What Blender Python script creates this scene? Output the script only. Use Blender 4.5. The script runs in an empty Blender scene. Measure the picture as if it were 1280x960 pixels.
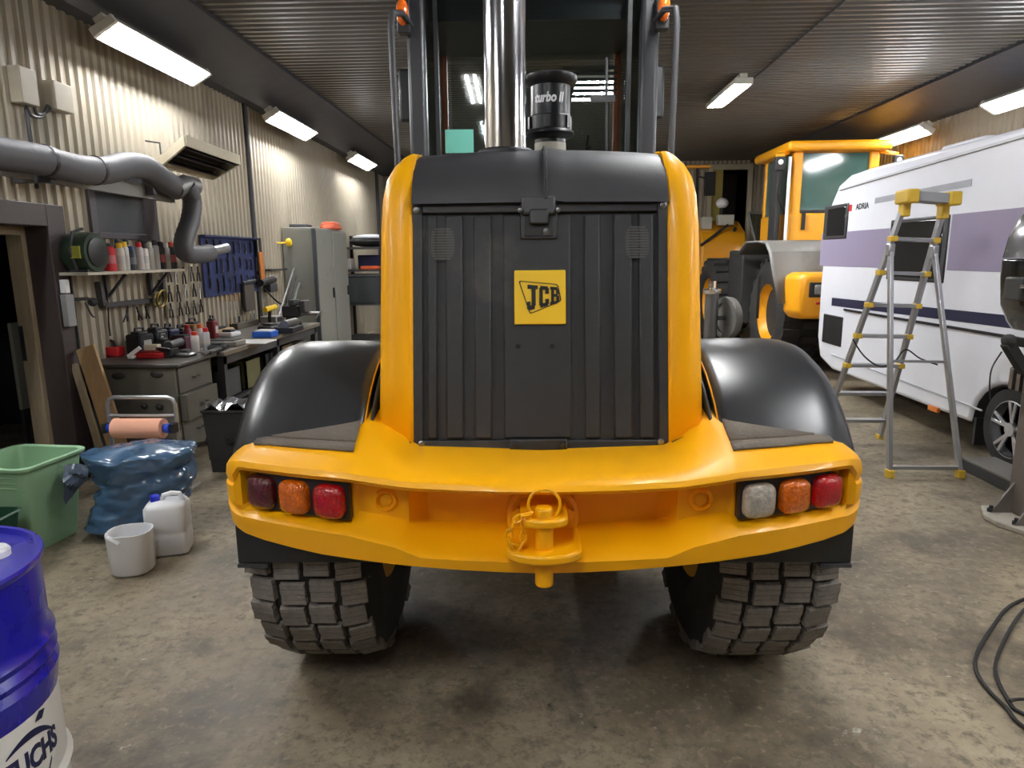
import bpy, bmesh, math, random
from mathutils import Vector, Matrix, Euler, noise

S = bpy.context.scene
COL = S.collection
R = math.radians
# ------------------------------------------------------------------ camera
FPX, CAMH = 850.0, 1.6
cam_rot = (Matrix.Rotation(R(2.12), 3, 'Z') @ Matrix.Rotation(R(90 - 10.66), 3, 'X') @ Matrix.Rotation(R(-0.5), 3, 'Z'))
cd = bpy.data.cameras.new('camera')
cd.sensor_fit = 'HORIZONTAL'; cd.sensor_width = 36.0; cd.lens = FPX / 1280 * 36.0
cd.clip_start = 0.05; cd.clip_end = 100
cam = bpy.data.objects.new('camera', cd); COL.objects.link(cam)
cam.matrix_world = Matrix.Translation((0, 0, CAMH)) @ cam_rot.to_4x4()
S.camera = cam
# ------------------------------------------------------------------ world, exposure
w = bpy.data.worlds.new('world'); S.world = w; w.use_nodes = True
w.node_tree.nodes['Background'].inputs[0].default_value = (0.55, 0.6, 0.7, 1)
w.node_tree.nodes['Background'].inputs[1].default_value = 0.15
S.view_settings.view_transform = 'Standard'; S.view_settings.look = 'None'
S.view_settings.gamma = 1; S.view_settings.use_curve_mapping = False
S.view_settings.exposure = 0.6
LAMP = 90.0          # radiance of the fluorescent tubes
S.cycles.max_bounces = 7; S.cycles.diffuse_bounces = 4; S.cycles.glossy_bounces = 3
S.cycles.transparent_max_bounces = 10
# ------------------------------------------------------------------ helpers
def at(x, y, X=None, Y=None, Z=None):
    d = cam_rot @ Vector(((x - 640) / FPX, -(y - 480) / FPX, -1))
    t = X / d.x if X is not None else (Y / d.y if Y is not None else (Z - CAMH) / d.z)
    return Vector((0, 0, CAMH)) + d * t

def lin(c):
    return tuple((v / 255 / 12.92 if v / 255 <= .04045 else ((v / 255 + .055) / 1.055) ** 2.4) for v in c) + (1,)

MATS = {}
def M(name, rgb, rough=.5, metal=0, var=.12, scale=6, bump=0, bscale=60, coat=0, spec=.5, emit=0, alpha=None, rvar=.15, stretch=None, dirt=None, dscale=3, dth=.55):
    if name in MATS: return MATS[name]
    m = bpy.data.materials.new(name); m.use_nodes = True
    nt = m.node_tree; N = nt.nodes; L = nt.links
    b = N['Principled BSDF']; c = lin(rgb)
    tc = N.new('ShaderNodeTexCoord'); src = tc.outputs['Object']
    if stretch:
        mp = N.new('ShaderNodeMapping'); mp.inputs['Scale'].default_value = stretch
        L.new(src, mp.inputs['Vector']); src = mp.outputs['Vector']
    nz = N.new('ShaderNodeTexNoise'); nz.inputs['Scale'].default_value = scale; nz.inputs['Detail'].default_value = 5
    L.new(src, nz.inputs['Vector'])
    mx = N.new('ShaderNodeMix'); mx.data_type = 'RGBA'
    mx.inputs[6].default_value = tuple(max(0, v * (1 - var)) for v in c[:3]) + (1,)
    mx.inputs[7].default_value = tuple(min(1, v * (1 + var)) for v in c[:3]) + (1,)
    L.new(nz.outputs['Fac'], mx.inputs[0]); colr = mx.outputs[2]
    if dirt:
        n2 = N.new('ShaderNodeTexNoise'); n2.inputs['Scale'].default_value = dscale; n2.inputs['Detail'].default_value = 8; n2.inputs['Roughness'].default_value = .65
        L.new(src, n2.inputs['Vector'])
        rp = N.new('ShaderNodeValToRGB'); rp.color_ramp.elements[0].position = dth; rp.color_ramp.elements[1].position = dth + .18
        L.new(n2.outputs['Fac'], rp.inputs[0])
        m2 = N.new('ShaderNodeMix'); m2.data_type = 'RGBA'; m2.inputs[7].default_value = lin(dirt)
        L.new(rp.outputs[0], m2.inputs[0]); L.new(colr, m2.inputs[6]); colr = m2.outputs[2]
    L.new(colr, b.inputs['Base Color'])
    mr = N.new('ShaderNodeMapRange'); mr.inputs[3].default_value = max(.02, rough - rvar * rough); mr.inputs[4].default_value = min(1, rough + rvar * rough)
    L.new(nz.outputs['Fac'], mr.inputs[0]); L.new(mr.outputs[0], b.inputs['Roughness'])
    b.inputs['Metallic'].default_value = metal; b.inputs['Specular IOR Level'].default_value = spec
    if coat: b.inputs['Coat Weight'].default_value = coat; b.inputs['Coat Roughness'].default_value = .06
    if emit: b.inputs['Emission Color'].default_value = c; b.inputs['Emission Strength'].default_value = emit
    if bump:
        nb = N.new('ShaderNodeTexNoise'); nb.inputs['Scale'].default_value = bscale; nb.inputs['Detail'].default_value = 4
        L.new(src, nb.inputs['Vector'])
        bp = N.new('ShaderNodeBump'); bp.inputs['Strength'].default_value = bump; bp.inputs['Distance'].default_value = .01
        L.new(nb.outputs['Fac'], bp.inputs['Height']); L.new(bp.outputs['Normal'], b.inputs['Normal'])
    MATS[name] = m
    return m

def glass(name, rgb, clear=.7, rough=.03):
    if name in MATS: return MATS[name]
    m = bpy.data.materials.new(name); m.use_nodes = True
    nt = m.node_tree; N = nt.nodes; L = nt.links; N.remove(N['Principled BSDF'])
    out = N['Material Output']
    tr = N.new('ShaderNodeBsdfTransparent'); tr.inputs[0].default_value = tuple(v * clear for v in lin(rgb)[:3]) + (1,)
    gl = N.new('ShaderNodeBsdfGlossy'); gl.inputs['Roughness'].default_value = rough
    fr = N.new('ShaderNodeFresnel'); fr.inputs['IOR'].default_value = 1.45
    mx = N.new('ShaderNodeMixShader')
    L.new(fr.outputs[0], mx.inputs[0]); L.new(tr.outputs[0], mx.inputs[1]); L.new(gl.outputs[0], mx.inputs[2]); L.new(mx.outputs[0], out.inputs['Surface'])
    MATS[name] = m
    return m

def rootmat(p):
    while p.parent: p = p.parent
    return Matrix.LocRotScale(p.location, p.rotation_euler, None)

class MB:
    def __init__(s): s.v = []; s.f = []
    def add(s, vs, fs):
        o = len(s.v); s.v += [Vector(v) for v in vs]; s.f += [tuple(i + o for i in f) for f in fs]; return s
    def box(s, c, d, rot=None):
        c = Vector(c); h = Vector(d) / 2; rm = rot.to_matrix() if isinstance(rot, Euler) else rot
        vs = []
        for x in (-1, 1):
            for y in (-1, 1):
                for z in (-1, 1):
                    p = Vector((x * h.x, y * h.y, z * h.z))
                    vs.append(c + (rm @ p if rm else p))
        return s.add(vs, [(0, 1, 3, 2), (4, 6, 7, 5), (0, 4, 5, 1), (2, 3, 7, 6), (0, 2, 6, 4), (1, 5, 7, 3)])
    def bb(s, lo, hi):
        lo = Vector(lo); hi = Vector(hi); return s.box((lo + hi) / 2, hi - lo)
    def bar(s, p0, p1, wd, th, up=(0, 0, 1)):
        p0 = Vector(p0); p1 = Vector(p1); a = (p1 - p0); ln = a.length; a.normalize()
        u = Vector(up); u = (u - a * u.dot(a))
        if u.length < 1e-5: u = Vector((1, 0, 0)) - a * a.x
        u.normalize(); sd = a.cross(u)
        return s.box((p0 + p1) / 2, (wd, ln, th), Matrix((sd, a, u)).transposed())
    def loft(s, rings, closed=True, cap=False, loop=False):
        n = len(rings[0]); vs = [p for r in rings for p in r]; fs = []
        k = len(rings)
        for i in range(k if loop else k - 1):
            a = i * n; b = ((i + 1) % k) * n
            for j in range(n if closed else n - 1):
                fs.append((a + j, a + (j + 1) % n, b + (j + 1) % n, b + j))
        if cap: fs.append(tuple(range(n))[::-1]); fs.append(tuple((k - 1) * n + j for j in range(n)))
        return s.add(vs, fs)
    def tube(s, pts, r, n=8, closed=False, rf=None):
        pts = [Vector(p) for p in pts]; k = len(pts); rings = []; u = None
        for i, p in enumerate(pts):
            if closed: t = pts[(i + 1) % k] - pts[i - 1]
            else: t = pts[min(i + 1, k - 1)] - pts[max(i - 1, 0)]
            t.normalize()
            if u is None:
                u = Vector((0, 0, 1)) if abs(t.z) < .9 else Vector((1, 0, 0))
            u = (u - t * u.dot(t)).normalized(); vv = t.cross(u)
            rr = rf(i) if rf else r
            rings.append([p + (u * math.cos(2 * math.pi * j / n) + vv * math.sin(2 * math.pi * j / n)) * rr for j in range(n)])
        return s.loft(rings, True, not closed, closed)
    def cyl(s, p0, p1, r0, r1=None, n=16): 
        p0 = Vector(p0); p1 = Vector(p1); r1 = r0 if r1 is None else r1
        return s.tube([p0, p1], r0, n, rf=lambda i: (r0, r1)[i])
    def lathe(s, prof, o=(0, 0, 0), ax='Z', n=24, cap=True):
        o = Vector(o)
        if isinstance(ax, str):
            U, V, W = {'Z': ((1, 0, 0), (0, 1, 0), (0, 0, 1)), 'X': ((0, 1, 0), (0, 0, 1), (1, 0, 0)), 'Y': ((0, 0, 1), (1, 0, 0), (0, 1, 0))}[ax]
            U, V, W = Vector(U), Vector(V), Vector(W)
        else:
            W = Vector(ax).normalized(); U = W.orthogonal().normalized(); V = W.cross(U)
        rings = [[o + W * h + (U * math.cos(2 * math.pi * j / n) + V * math.sin(2 * math.pi * j / n)) * max(r, 1e-4) for j in range(n)] for r, h in prof]
        return s.loft(rings, True, cap)
    def prism(s, poly, a, b):          # poly: list of 3D points, extruded by vector b-a offset
        a = Vector(a); b = Vector(b); p = [Vector(q) for q in poly]
        return s.loft([[q + a for q in p], [q + b for q in p]], True, True)
    def sphere(s, c, r, n=12, m=8):
        r = Vector((r, r, r)) if not hasattr(r, '__len__') else Vector(r); c = Vector(c)
        rings = []
        for i in range(m + 1):
            t = math.pi * i / m
            rings.append([c + Vector((r.x * max(math.sin(t), .002) * math.cos(2 * math.pi * j / n), r.y * max(math.sin(t), .002) * math.sin(2 * math.pi * j / n), -r.z * math.cos(t))) for j in range(n)])
        return s.loft(rings, True, True)
    def mesh(s, name, mat, smooth=35):
        me = bpy.data.meshes.new(name); me.from_pydata([tuple(v) for v in s.v], [], s.f)
        bm = bmesh.new(); bm.from_mesh(me); bmesh.ops.recalc_face_normals(bm, faces=bm.faces); bm.to_mesh(me); bm.free()
        me.materials.append(mat)
        if smooth:
            me.polygons.foreach_set('use_smooth', [True] * len(me.polygons))
            me.set_sharp_from_angle(angle=R(smooth))
        return me
    def build(s, name, mat, parent=None, local=False, bevel=0, smooth=35, label=None, seg=2, solid=0):
        off = Vector((0, 0, 0))
        if parent is None:
            xs = [v.x for v in s.v]; ys = [v.y for v in s.v]; zs = [v.z for v in s.v]
            off = Vector(((min(xs) + max(xs)) / 2, (min(ys) + max(ys)) / 2, min(zs)))
            s.v = [v - off for v in s.v]
        elif not local:
            im = rootmat(parent).inverted(); s.v = [im @ v for v in s.v]
        o = bpy.data.objects.new(name, s.mesh(name, mat, smooth)); COL.objects.link(o)
        o.location = off
        if parent: o.parent = parent
        if solid:
            md = o.modifiers.new('thickness', 'SOLIDIFY'); md.thickness = solid; md.offset = 0
        if bevel:
            md = o.modifiers.new('bevel', 'BEVEL'); md.width = bevel; md.segments = seg; md.limit_method = 'ANGLE'; md.angle_limit = R(32); md.use_clamp_overlap = True
        if label: o['label'] = label
        return o

def tag(o, label, cat, group=None):
    o['label'] = label; o['category'] = cat
    if group: o['group'] = group
    return o
def thing(name, label, cat, loc, rz=0, group=None):
    o = bpy.data.objects.new(name, None); COL.objects.link(o); o.empty_display_size = .1
    o.location = loc; o.rotation_euler = (0, 0, rz)
    return tag(o, label, cat, group)
def struct(o):
    o['kind'] = 'structure'; return o
def box(lo, hi): return MB().bb(lo, hi)

def text_mb(body, size, depth=.002, bold=0.0, xs=1.0, shear=0):
    cu = bpy.data.curves.new('lettering', 'FONT'); cu.body = body; cu.size = size; cu.extrude = depth
    cu.align_x = 'CENTER'; cu.align_y = 'CENTER'; cu.offset = bold; cu.shear = shear; cu.resolution_u = 3
    ob = bpy.data.objects.new('lettering', cu); COL.objects.link(ob)
    me = bpy.data.meshes.new_from_object(ob)
    b = MB(); b.add([Vector((v.co.x * xs, v.co.y, v.co.z)) for v in me.vertices], [tuple(p.vertices) for p in me.polygons])
    bpy.data.objects.remove(ob); bpy.data.curves.remove(cu); bpy.data.meshes.remove(me)
    return b
def place(b, o, ux, uy):           # lay a flat MB (xy plane) onto plane spanned by ux, uy at o
    ux = Vector(ux).normalized(); uy = Vector(uy); uz = ux.cross(uy).normalized(); uy = uz.cross(ux); o = Vector(o)
    b.v = [o + ux * v.x + uy * v.y + uz * v.z for v in b.v]; return b

# ------------------------------------------------------------------ materials
yel = M('yellow_paint', (255, 180, 2), .4, var=.03, coat=.12, spec=.4)
blk = M('black_plastic', (36, 37, 38), .45, var=.15, bump=.05, bscale=200)
grl = M('grille_black', (35, 36, 38), .5, var=.2, bump=.25, bscale=420, dirt=(74, 70, 64), dscale=2.2, dth=.6)
fend = M('fender_black', (42, 43, 45), .3, var=.15, scale=3)
rub = M('tyre_rubber', (38, 37, 36), .8, var=.25, scale=12, bump=.2, bscale=80)
tread = M('dusty_tread_rubber', (128, 122, 114), .9, var=.35, scale=35, bump=.5, bscale=160)
chrome = M('chrome', (225, 225, 228), .12, metal=1, var=.04)
steel = M('steel', (150, 150, 150), .35, metal=1, var=.15)
dsteel = M('dark_steel', (70, 70, 72), .45, metal=.8, var=.25)
alu = M('aluminium', (185, 186, 188), .35, metal=.85, var=.1)
dkgrey = M('dark_grey_paint', (58, 58, 60), .5, var=.15)
pad = M('grip_pad', (120, 111, 100), .95, var=.3, scale=90, bump=.8, bscale=300)
wht = M('white_paint', (235, 235, 235), .4, var=.04)
hdpe = M('milky_plastic', (226, 228, 230), .4, var=.05, scale=3)
red = M('red_plastic', (190, 28, 35), .4, var=.12)
redlens = M('red_lens', (170, 6, 20), .15, var=.4, scale=40, coat=.6, bump=.7, bscale=90)
drklens = M('dark_red_lens', (78, 12, 26), .15, var=.4, scale=40, coat=.6, bump=.7, bscale=90)
amblens = M('amber_lens', (205, 98, 4), .15, var=.4, scale=40, coat=.6, bump=.7, bscale=90)
clrlens = M('clear_lens', (176, 170, 158), .12, var=.35, scale=50, coat=.6, bump=.7, bscale=90)
navy = M('navy_paint', (28, 30, 70), .4)
orange = M('orange_plastic', (225, 105, 25), .4)
wood = M('wood', (178, 146, 104), .7, var=.25, scale=9, stretch=(6, 6, .6), bump=.1)
wood2 = M('grey_wood', (150, 134, 108), .75, var=.3, scale=9, stretch=(6, 6, .6), bump=.1)
brown = M('brown_frame', (62, 52, 50), .55, var=.15)
greysteel = M('grey_cabinet_steel', (128, 128, 120), .5, var=.1, dirt=(95, 92, 84), dscale=4, dth=.6)
desksteel = M('desk_steel', (92, 89, 80), .5, var=.15, dirt=(60, 57, 50), dscale=4, dth=.58)
bluecap = M('blue_plastic', (30, 70, 190), .4)
ylw2 = M('bright_yellow', (240, 200, 40), .45)

# ================================================================== STRUCTURE
XL, XR, YB, YF, ZC = -3.6, 5.75, 16.4, -5.5, 3.72
# floor
def floor_mat():
    m = bpy.data.materials.new('workshop_concrete'); m.use_nodes = True
    nt = m.node_tree; N = nt.nodes; L = nt.links; b = N['Principled BSDF']
    tc = N.new('ShaderNodeTexCoord')
    def nz(sc, det=8, ro=.6, dist=0):
        n = N.new('ShaderNodeTexNoise'); n.inputs['Scale'].default_value = sc; n.inputs['Detail'].default_value = det; n.inputs['Roughness'].default_value = ro; n.inputs['Distortion'].default_value = dist
        L.new(tc.outputs['Object'], n.inputs['Vector']); return n
    def ramp(src, a, bb, ca=(0, 0, 0, 1), cb=(1, 1, 1, 1)):
        r = N.new('ShaderNodeValToRGB'); r.color_ramp.elements[0].position = a; r.color_ramp.elements[1].position = bb
        r.color_ramp.elements[0].color = ca; r.color_ramp.elements[1].color = cb; L.new(src, r.inputs[0]); return r
    def mix(f, a, bcol):
        x = N.new('ShaderNodeMix'); x.data_type = 'RGBA'; L.new(f, x.inputs[0]); L.new(a, x.inputs[6])
        if isinstance(bcol, tuple): x.inputs[7].default_value = bcol
        else: L.new(bcol, x.inputs[7])
        return x.outputs[2]
    base = ramp(nz(1.1, 9, .68, .15).outputs[0], .34, .66, lin((76, 68, 56)), lin((170, 156, 131)))
    fine = nz(17, 9, .75)
    dk = ramp(fine.outputs[0], .36, .52, (1, 1, 1, 1), (0, 0, 0, 1))
    c = mix(dk.outputs[0], base.outputs[0], lin((98, 89, 75)))
    c = mix(ramp(nz(26, 6, .7).outputs[0], .54, .72).outputs[0], c, lin((160, 148, 126)))
    st = ramp(nz(1.3, 10, .7, .2).outputs[0], .53, .66)
    c = mix(st.outputs[0], c, lin((74, 66, 55)))
    sp = ramp(nz(9, 7, .65, .2).outputs[0], .66, .70)
    c = mix(sp.outputs[0], c, lin((52, 46, 40)))
    lt = ramp(nz(14, 7, .7, .3).outputs[0], .66, .72)
    c = mix(lt.outputs[0], c, lin((190, 184, 168)))
    L.new(c, b.inputs['Base Color'])
    rr = ramp(nz(1.1, 7, .6).outputs[0], .3, .7, (.32, .32, .32, 1), (.62, .62, .62, 1)); L.new(rr.outputs[0], b.inputs['Roughness'])
    bp = N.new('ShaderNodeBump'); bp.inputs['Strength'].default_value = .25; bp.inputs['Distance'].default_value = .01
    L.new(fine.outputs[0], bp.inputs['Height']); L.new(bp.outputs[0], b.inputs['Normal'])
    b.inputs['Specular IOR Level'].default_value = .4
    return m
fm = floor_mat()
struct(box((XL - 1.8, YF - .1, -.12), (XR + .3, YB + 2.6, 0)).build('floor', fm, smooth=0))

wallm = M('beige_sheet_metal', (164, 155, 137), .55, var=.16, scale=2.2, dirt=(128, 118, 100), dscale=1.4, dth=.58, stretch=(1, 1, .35), spec=.3)
ceilm = M('ceiling_sheet_metal', (98, 95, 90), .34, var=.12, scale=1.5, metal=.2)
stripm = M('dark_edge_strip', (62, 63, 70), .5, var=.1)

def corr(length, pitch, depth):     # trapezoid profile -> list of (s, d)
    pts = []; s = 0
    while s < length - 1e-6:
        for t, d in ((0, 0), (.36, 0), (.5, 1), (.86, 1)):
            q = s + t * pitch
            if q < length: pts.append((q, d * depth))
        s += pitch
    pts.append((length, 0)); return pts
def corr_wall(b, o, u, up, nrm, length, h, pitch=.105, depth=.022):
    o = Vector(o); u = Vector(u); up = Vector(up); nrm = Vector(nrm)
    pr = corr(length, pitch, depth)
    b.loft([[o + u * s + nrm * d for s, d in pr], [o + u * s + nrm * d + up * h for s, d in pr]], closed=False)
    q = [o - nrm * .08, o + u * length - nrm * .08]
    b.add([q[0], q[1], q[1] + up * h, q[0] + up * h], [(0, 1, 2, 3)]); return b
DY0, DY1, DZ = 3.75, 4.97, 1.86       # doorway in left wall
WL = MB()
corr_wall(WL, (XL, YF, 0), (0, 1, 0), (0, 0, 1), (1, 0, 0), DY0 - YF, 3.55)
corr_wall(WL, (XL, DY0, DZ), (0, 1, 0), (0, 0, 1), (1, 0, 0), DY1 - DY0, 3.55 - DZ)
corr_wall(WL, (XL, DY1, 0), (0, 1, 0), (0, 0, 1), (1, 0, 0), YB - DY1, 3.55)
struct(WL.build('wall_left', wallm, smooth=0))
struct(corr_wall(MB(), (XR, YB, 0), (0, -1, 0), (0, 0, 1), (-1, 0, 0), YB - YF, 3.55).build('wall_right', wallm, smooth=0))
# back wall with a tall gate opening
GX0, GX1, GZ = 3.95, 4.95, 3.62
WBk = MB()
corr_wall(WBk, (XL, YB, 0), (1, 0, 0), (0, 0, 1), (0, -1, 0), GX0 - XL, ZC)
corr_wall(WBk, (GX1, YB, 0), (1, 0, 0), (0, 0, 1), (0, -1, 0), XR - GX1, ZC)
corr_wall(WBk, (GX0, YB, GZ), (1, 0, 0), (0, 0, 1), (0, -1, 0), GX1 - GX0, ZC - GZ)
struct(WBk.build('wall_back', wallm, smooth=0))
struct(corr_wall(MB(), (XR, YF, 0), (-1, 0, 0), (0, 0, 1), (0, 1, 0), XR - XL, ZC).build('wall_front', wallm, smooth=0))
# ceiling, ribs run across the room
CE = MB()
pr = corr(YB - YF, .12, .025)
CE.loft([[(XL - .1, YF + s, ZC - d) for s, d in pr], [(XR + .1, YF + s, ZC - d) for s, d in pr]], closed=False)
CE.bb((XL - .1, YF, ZC + .05), (XR + .1, YB, ZC + .1))
struct(CE.build('ceiling', ceilm, smooth=0))
# dark sloped strips where both long walls meet the ceiling
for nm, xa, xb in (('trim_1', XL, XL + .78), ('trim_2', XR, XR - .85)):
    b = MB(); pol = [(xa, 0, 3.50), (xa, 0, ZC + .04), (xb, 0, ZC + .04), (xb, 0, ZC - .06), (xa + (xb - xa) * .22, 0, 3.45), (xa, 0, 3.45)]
    b.prism(pol, (0, YF, 0), (0, YB, 0)); struct(b.build(nm, stripm, smooth=0))
# dark side room behind the doorway
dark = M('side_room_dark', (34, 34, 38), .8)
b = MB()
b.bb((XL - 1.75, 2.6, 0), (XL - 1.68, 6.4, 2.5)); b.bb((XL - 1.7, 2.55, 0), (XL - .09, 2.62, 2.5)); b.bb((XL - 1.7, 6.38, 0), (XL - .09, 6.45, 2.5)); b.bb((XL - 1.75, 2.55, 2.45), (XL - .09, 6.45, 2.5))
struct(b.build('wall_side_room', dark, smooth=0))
# brown doorway frame + paler inner jamb
fr = box((XL - .13, DY1 - .02, 0), (XL + .05, DY1 + .17, 2.0)); fr.bb((XL - .13, DY0, 1.84), (XL + .05, DY1 - .02, 2.0)); fr.bb((XL - .02, DY0 - .17, 0), (XL + .05, DY0, 2.0))
dr = struct(fr.build('door_1', brown, bevel=.006))
jb = box((XL - .25, DY1 - .06, 0), (XL - .131, DY1 + .02, 1.84)); jb.bb((XL - .25, DY0, 1.78), (XL - .131, DY1 - .06, 1.84))
jb.build('jamb', wood2, dr, bevel=.004, label='pale worn wooden jamb')
box((XL - .245, DY1 - .066, .86), (XL - .215, DY1 - .06, 1.12)).build('strike_plate', dsteel, dr)
a = at(14, 410, X=-4.05); c = at(47, 410, X=-4.05); zz0, zz1 = at(30, 512, X=-4.05).z, at(30, 402, X=-4.05).z
t = thing('cabinet_door', 'pale grey panel leaning in the dark side room behind the doorway', 'panel', (-4.05, (a.y + c.y) / 2, 0))
MB().bb((-4.08, a.y, zz0), (-4.05, c.y, zz1)).build('panel', M('panel_pale_grey', (150, 146, 132), .6), t, bevel=.004)
for y in (a.y + .03, c.y - .03): MB().bb((-4.08, y - .02, 0), (-4.055, y + .02, zz0)).build('leg', dkgrey, t)
# far gate in the back wall
fm_ = M('gate_frame_paint', (196, 188, 160), .5)
fr = box((GX0, YB - .06, 0), (GX0 + .09, YB + .05, GZ)); fr.bb((GX1 - .09, YB - .06, 0), (GX1, YB + .05, GZ)); fr.bb((GX0 + .09, YB - .06, GZ - .12), (GX1 - .09, YB + .05, GZ))
gate = struct(fr.build('door_2', fm_, bevel=.006))
box((GX0 + .09, YB + .0, 0), (GX0 + .34, YB + .03, GZ - .12)).build('side_panel', M('gate_yellow_panel', (176, 160, 84), .6), gate, label='dull yellow side panel')
box((GX0 + .36, YB + .9, 0), (GX1 - .09, YB + .95, GZ - .1)).build('door_leaf', M('gate_dark_leaf', (60, 56, 52), .6, stretch=(30, 30, 1)), gate, label='dark brown inner door leaf')
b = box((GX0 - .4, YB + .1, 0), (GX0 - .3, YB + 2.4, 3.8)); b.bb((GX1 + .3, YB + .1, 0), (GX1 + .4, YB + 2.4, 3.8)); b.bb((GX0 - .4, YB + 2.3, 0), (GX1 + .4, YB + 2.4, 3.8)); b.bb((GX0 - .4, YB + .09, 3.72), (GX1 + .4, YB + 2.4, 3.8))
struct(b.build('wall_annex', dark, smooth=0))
# dark boarded window on left wall
p0 = at(105, 228, X=XL + .03); p1 = at(194, 300, X=XL + .03)
wy0, wy1, wz0, wz1 = 5.46, 6.44, 1.77, 2.27
fr = box((XL, wy0, wz0), (XL + .05, wy0 + .08, wz1)); fr.bb((XL, wy1 - .2, wz0), (XL + .05, wy1, wz1)); fr.bb((XL, wy0 + .08, wz1 - .06), (XL + .05, wy1 - .2, wz1)); fr.bb((XL, wy0 + .08, wz0), (XL + .05, wy1 - .2, wz0 + .05))
wn = struct(fr.build('window_1', M('window_frame_dark', (58, 52, 54), .5), bevel=.004))
box((XL + .005, wy0 + .06, wz0 + .03), (XL + .024, wy1 - .18, wz1 - .03)).build('pane', M('window_pane_dark', (72, 73, 75), .15, spec=.6), wn)
# vertical pipes / seams on the left wall
struct(MB().cyl((XL + .045, 8.66, 0), (XL + .045, 8.66, 3.45), .028, n=10).build('trim_3', dkgrey))
struct(MB().cyl((XL + .04, 15.6, 0), (XL + .04, 15.6, 3.45), .05, n=10).build('trim_4', dkgrey))

# ================================================================== LAMPS
tubem = M('lit_fluorescent_tube', (248, 250, 255), .4, emit=LAMP)
encap = M('lamp_white_metal', (215, 212, 200), .4, var=.03)
def batten(x, y0, y1, z, label, group, wall=0, along='Y', n=2, tilt=0, hang=.14, pitch=.095):
    """twin-tube open batten; wall=-1/+1: which side the wall is on"""
    cx = x; cy = (y0 + y1) / 2; ln = y1 - y0
    t = thing('fluorescent_lamp', label, 'lamp', (cx, cy, z), 0 if along == 'Y' else R(90), group)
    t.rotation_euler = (0, tilt, 0 if along == 'Y' else R(90))
    h = ln / 2
    W_ = (n - 1) * pitch / 2
    MB().bb((-.045, -h, .045), (.045, h, .10)).build('body', encap, t, local=True, bevel=.006)
    b = MB(); e = W_ + .05
    b.loft([[(q[0], y_, q[1]) for y_ in (-h, h)] for q in ((-e - .015, -.022), (-e, .036), (e, .036), (e + .015, -.022))], closed=False)
    b.build('reflector', encap, t, local=True, solid=.004)
    for s in (-1, 1):
        MB().bb((-e - .01, s * h - .02, -.024), (e + .01, s * h + .02, .045)).build('end_cap', encap, t, local=True, bevel=.005)
    for k in range(n):
        xx = k * pitch - W_
        MB().cyl((xx, -h + .02, 0), (xx, h - .02, 0), .016, n=8).build('tube', tubem, t, local=True)
    for s in (-1, 1): MB().cyl((0, s * h * .7, .08), (0, s * h * .7, hang), .008, n=6).build('hanger', dsteel, t, local=True)
    return t
G1 = 'fluorescent lamps along the left wall'; G2 = 'fluorescent lamps along the right wall'; G3 = 'fluorescent lamps under the ceiling'
ti = R(-30)
batten(-3.27, 5.45, 6.97, 3.33, 'large twin tube fluorescent lamp nearest in the left wall row', G1, -1, tilt=ti)
batten(-3.27, 8.75, 10.27, 3.34, 'middle fluorescent lamp of the left wall row above tool board', G1, -1, tilt=ti)
batten(-3.27, 12.5, 14.0, 3.36, 'farthest fluorescent lamp of the left wall row', G1, -1, tilt=ti)
batten(5.35, 7.2, 8.72, 3.27, 'bright fluorescent lamp on the right edge above the caravan roof', G2, 1, tilt=-ti)
batten(5.35, 10.0, 11.45, 3.27, 'fluorescent lamp above the far end of the caravan roof', G2, 1, tilt=-ti)
batten(2.45, 8.65, 10.0, 3.60, 'single fluorescent lamp hung from the middle of the dark ceiling', G3)
batten(.87, 8.35, 9.45, 3.60, 'wide ceiling lamp added for the bright patch in the cab window', G3, n=8, pitch=.1)  # added lamp, makes the bright rectangle in the cab's rear glass
for y in (2.2, -1.4):
    batten(-3.27, y, y + 1.5, 3.33, 'fluorescent lamp of the left wall row out of the frame', 'left wall lamps out of view', -1, tilt=ti)
    batten(5.35, y + 1.0, y + 2.5, 3.27, 'fluorescent lamp of the right wall row out of the frame', 'right wall lamps out of view', 1, tilt=-ti)
for x, y in ((2.45, 1.0), (-.6, -1.2), (.98, 2.9)):
    batten(x, y, y + 1.5, 3.60, 'ceiling fluorescent lamp behind the photographer', 'ceiling lamps out of view')
# thin ceiling cable to the middle lamp
tag(MB().tube([(2.58, 9.9, 3.68), (2.62, 8.6, 3.68), (2.58, 6, 3.68), (2.6, 3.2, 3.68)], .012, 6).build('cable', dkgrey), 'dark cable running along the ceiling to the middle lamp', 'cable')

# ================================================================== MAIN LOADER
LD = thing('wheel_loader', 'large yellow wheel loader seen from behind with black grille and counterweight', 'wheel loader', (.02, 1.83, 0), R(1.0))
def B(b, name, mat, parent=None, **k): return b.build(name, mat, parent or LD, local=True, **k)
def interp(tab, x):
    for (x0, y0), (x1, y1) in zip(tab, tab[1:]):
        if x <= x1: return y0 + (y1 - y0) * (x - x0) / (x1 - x0)
    return tab[-1][1]
def yf(x): return .255 * (abs(x) / 1.05) ** 2
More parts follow.
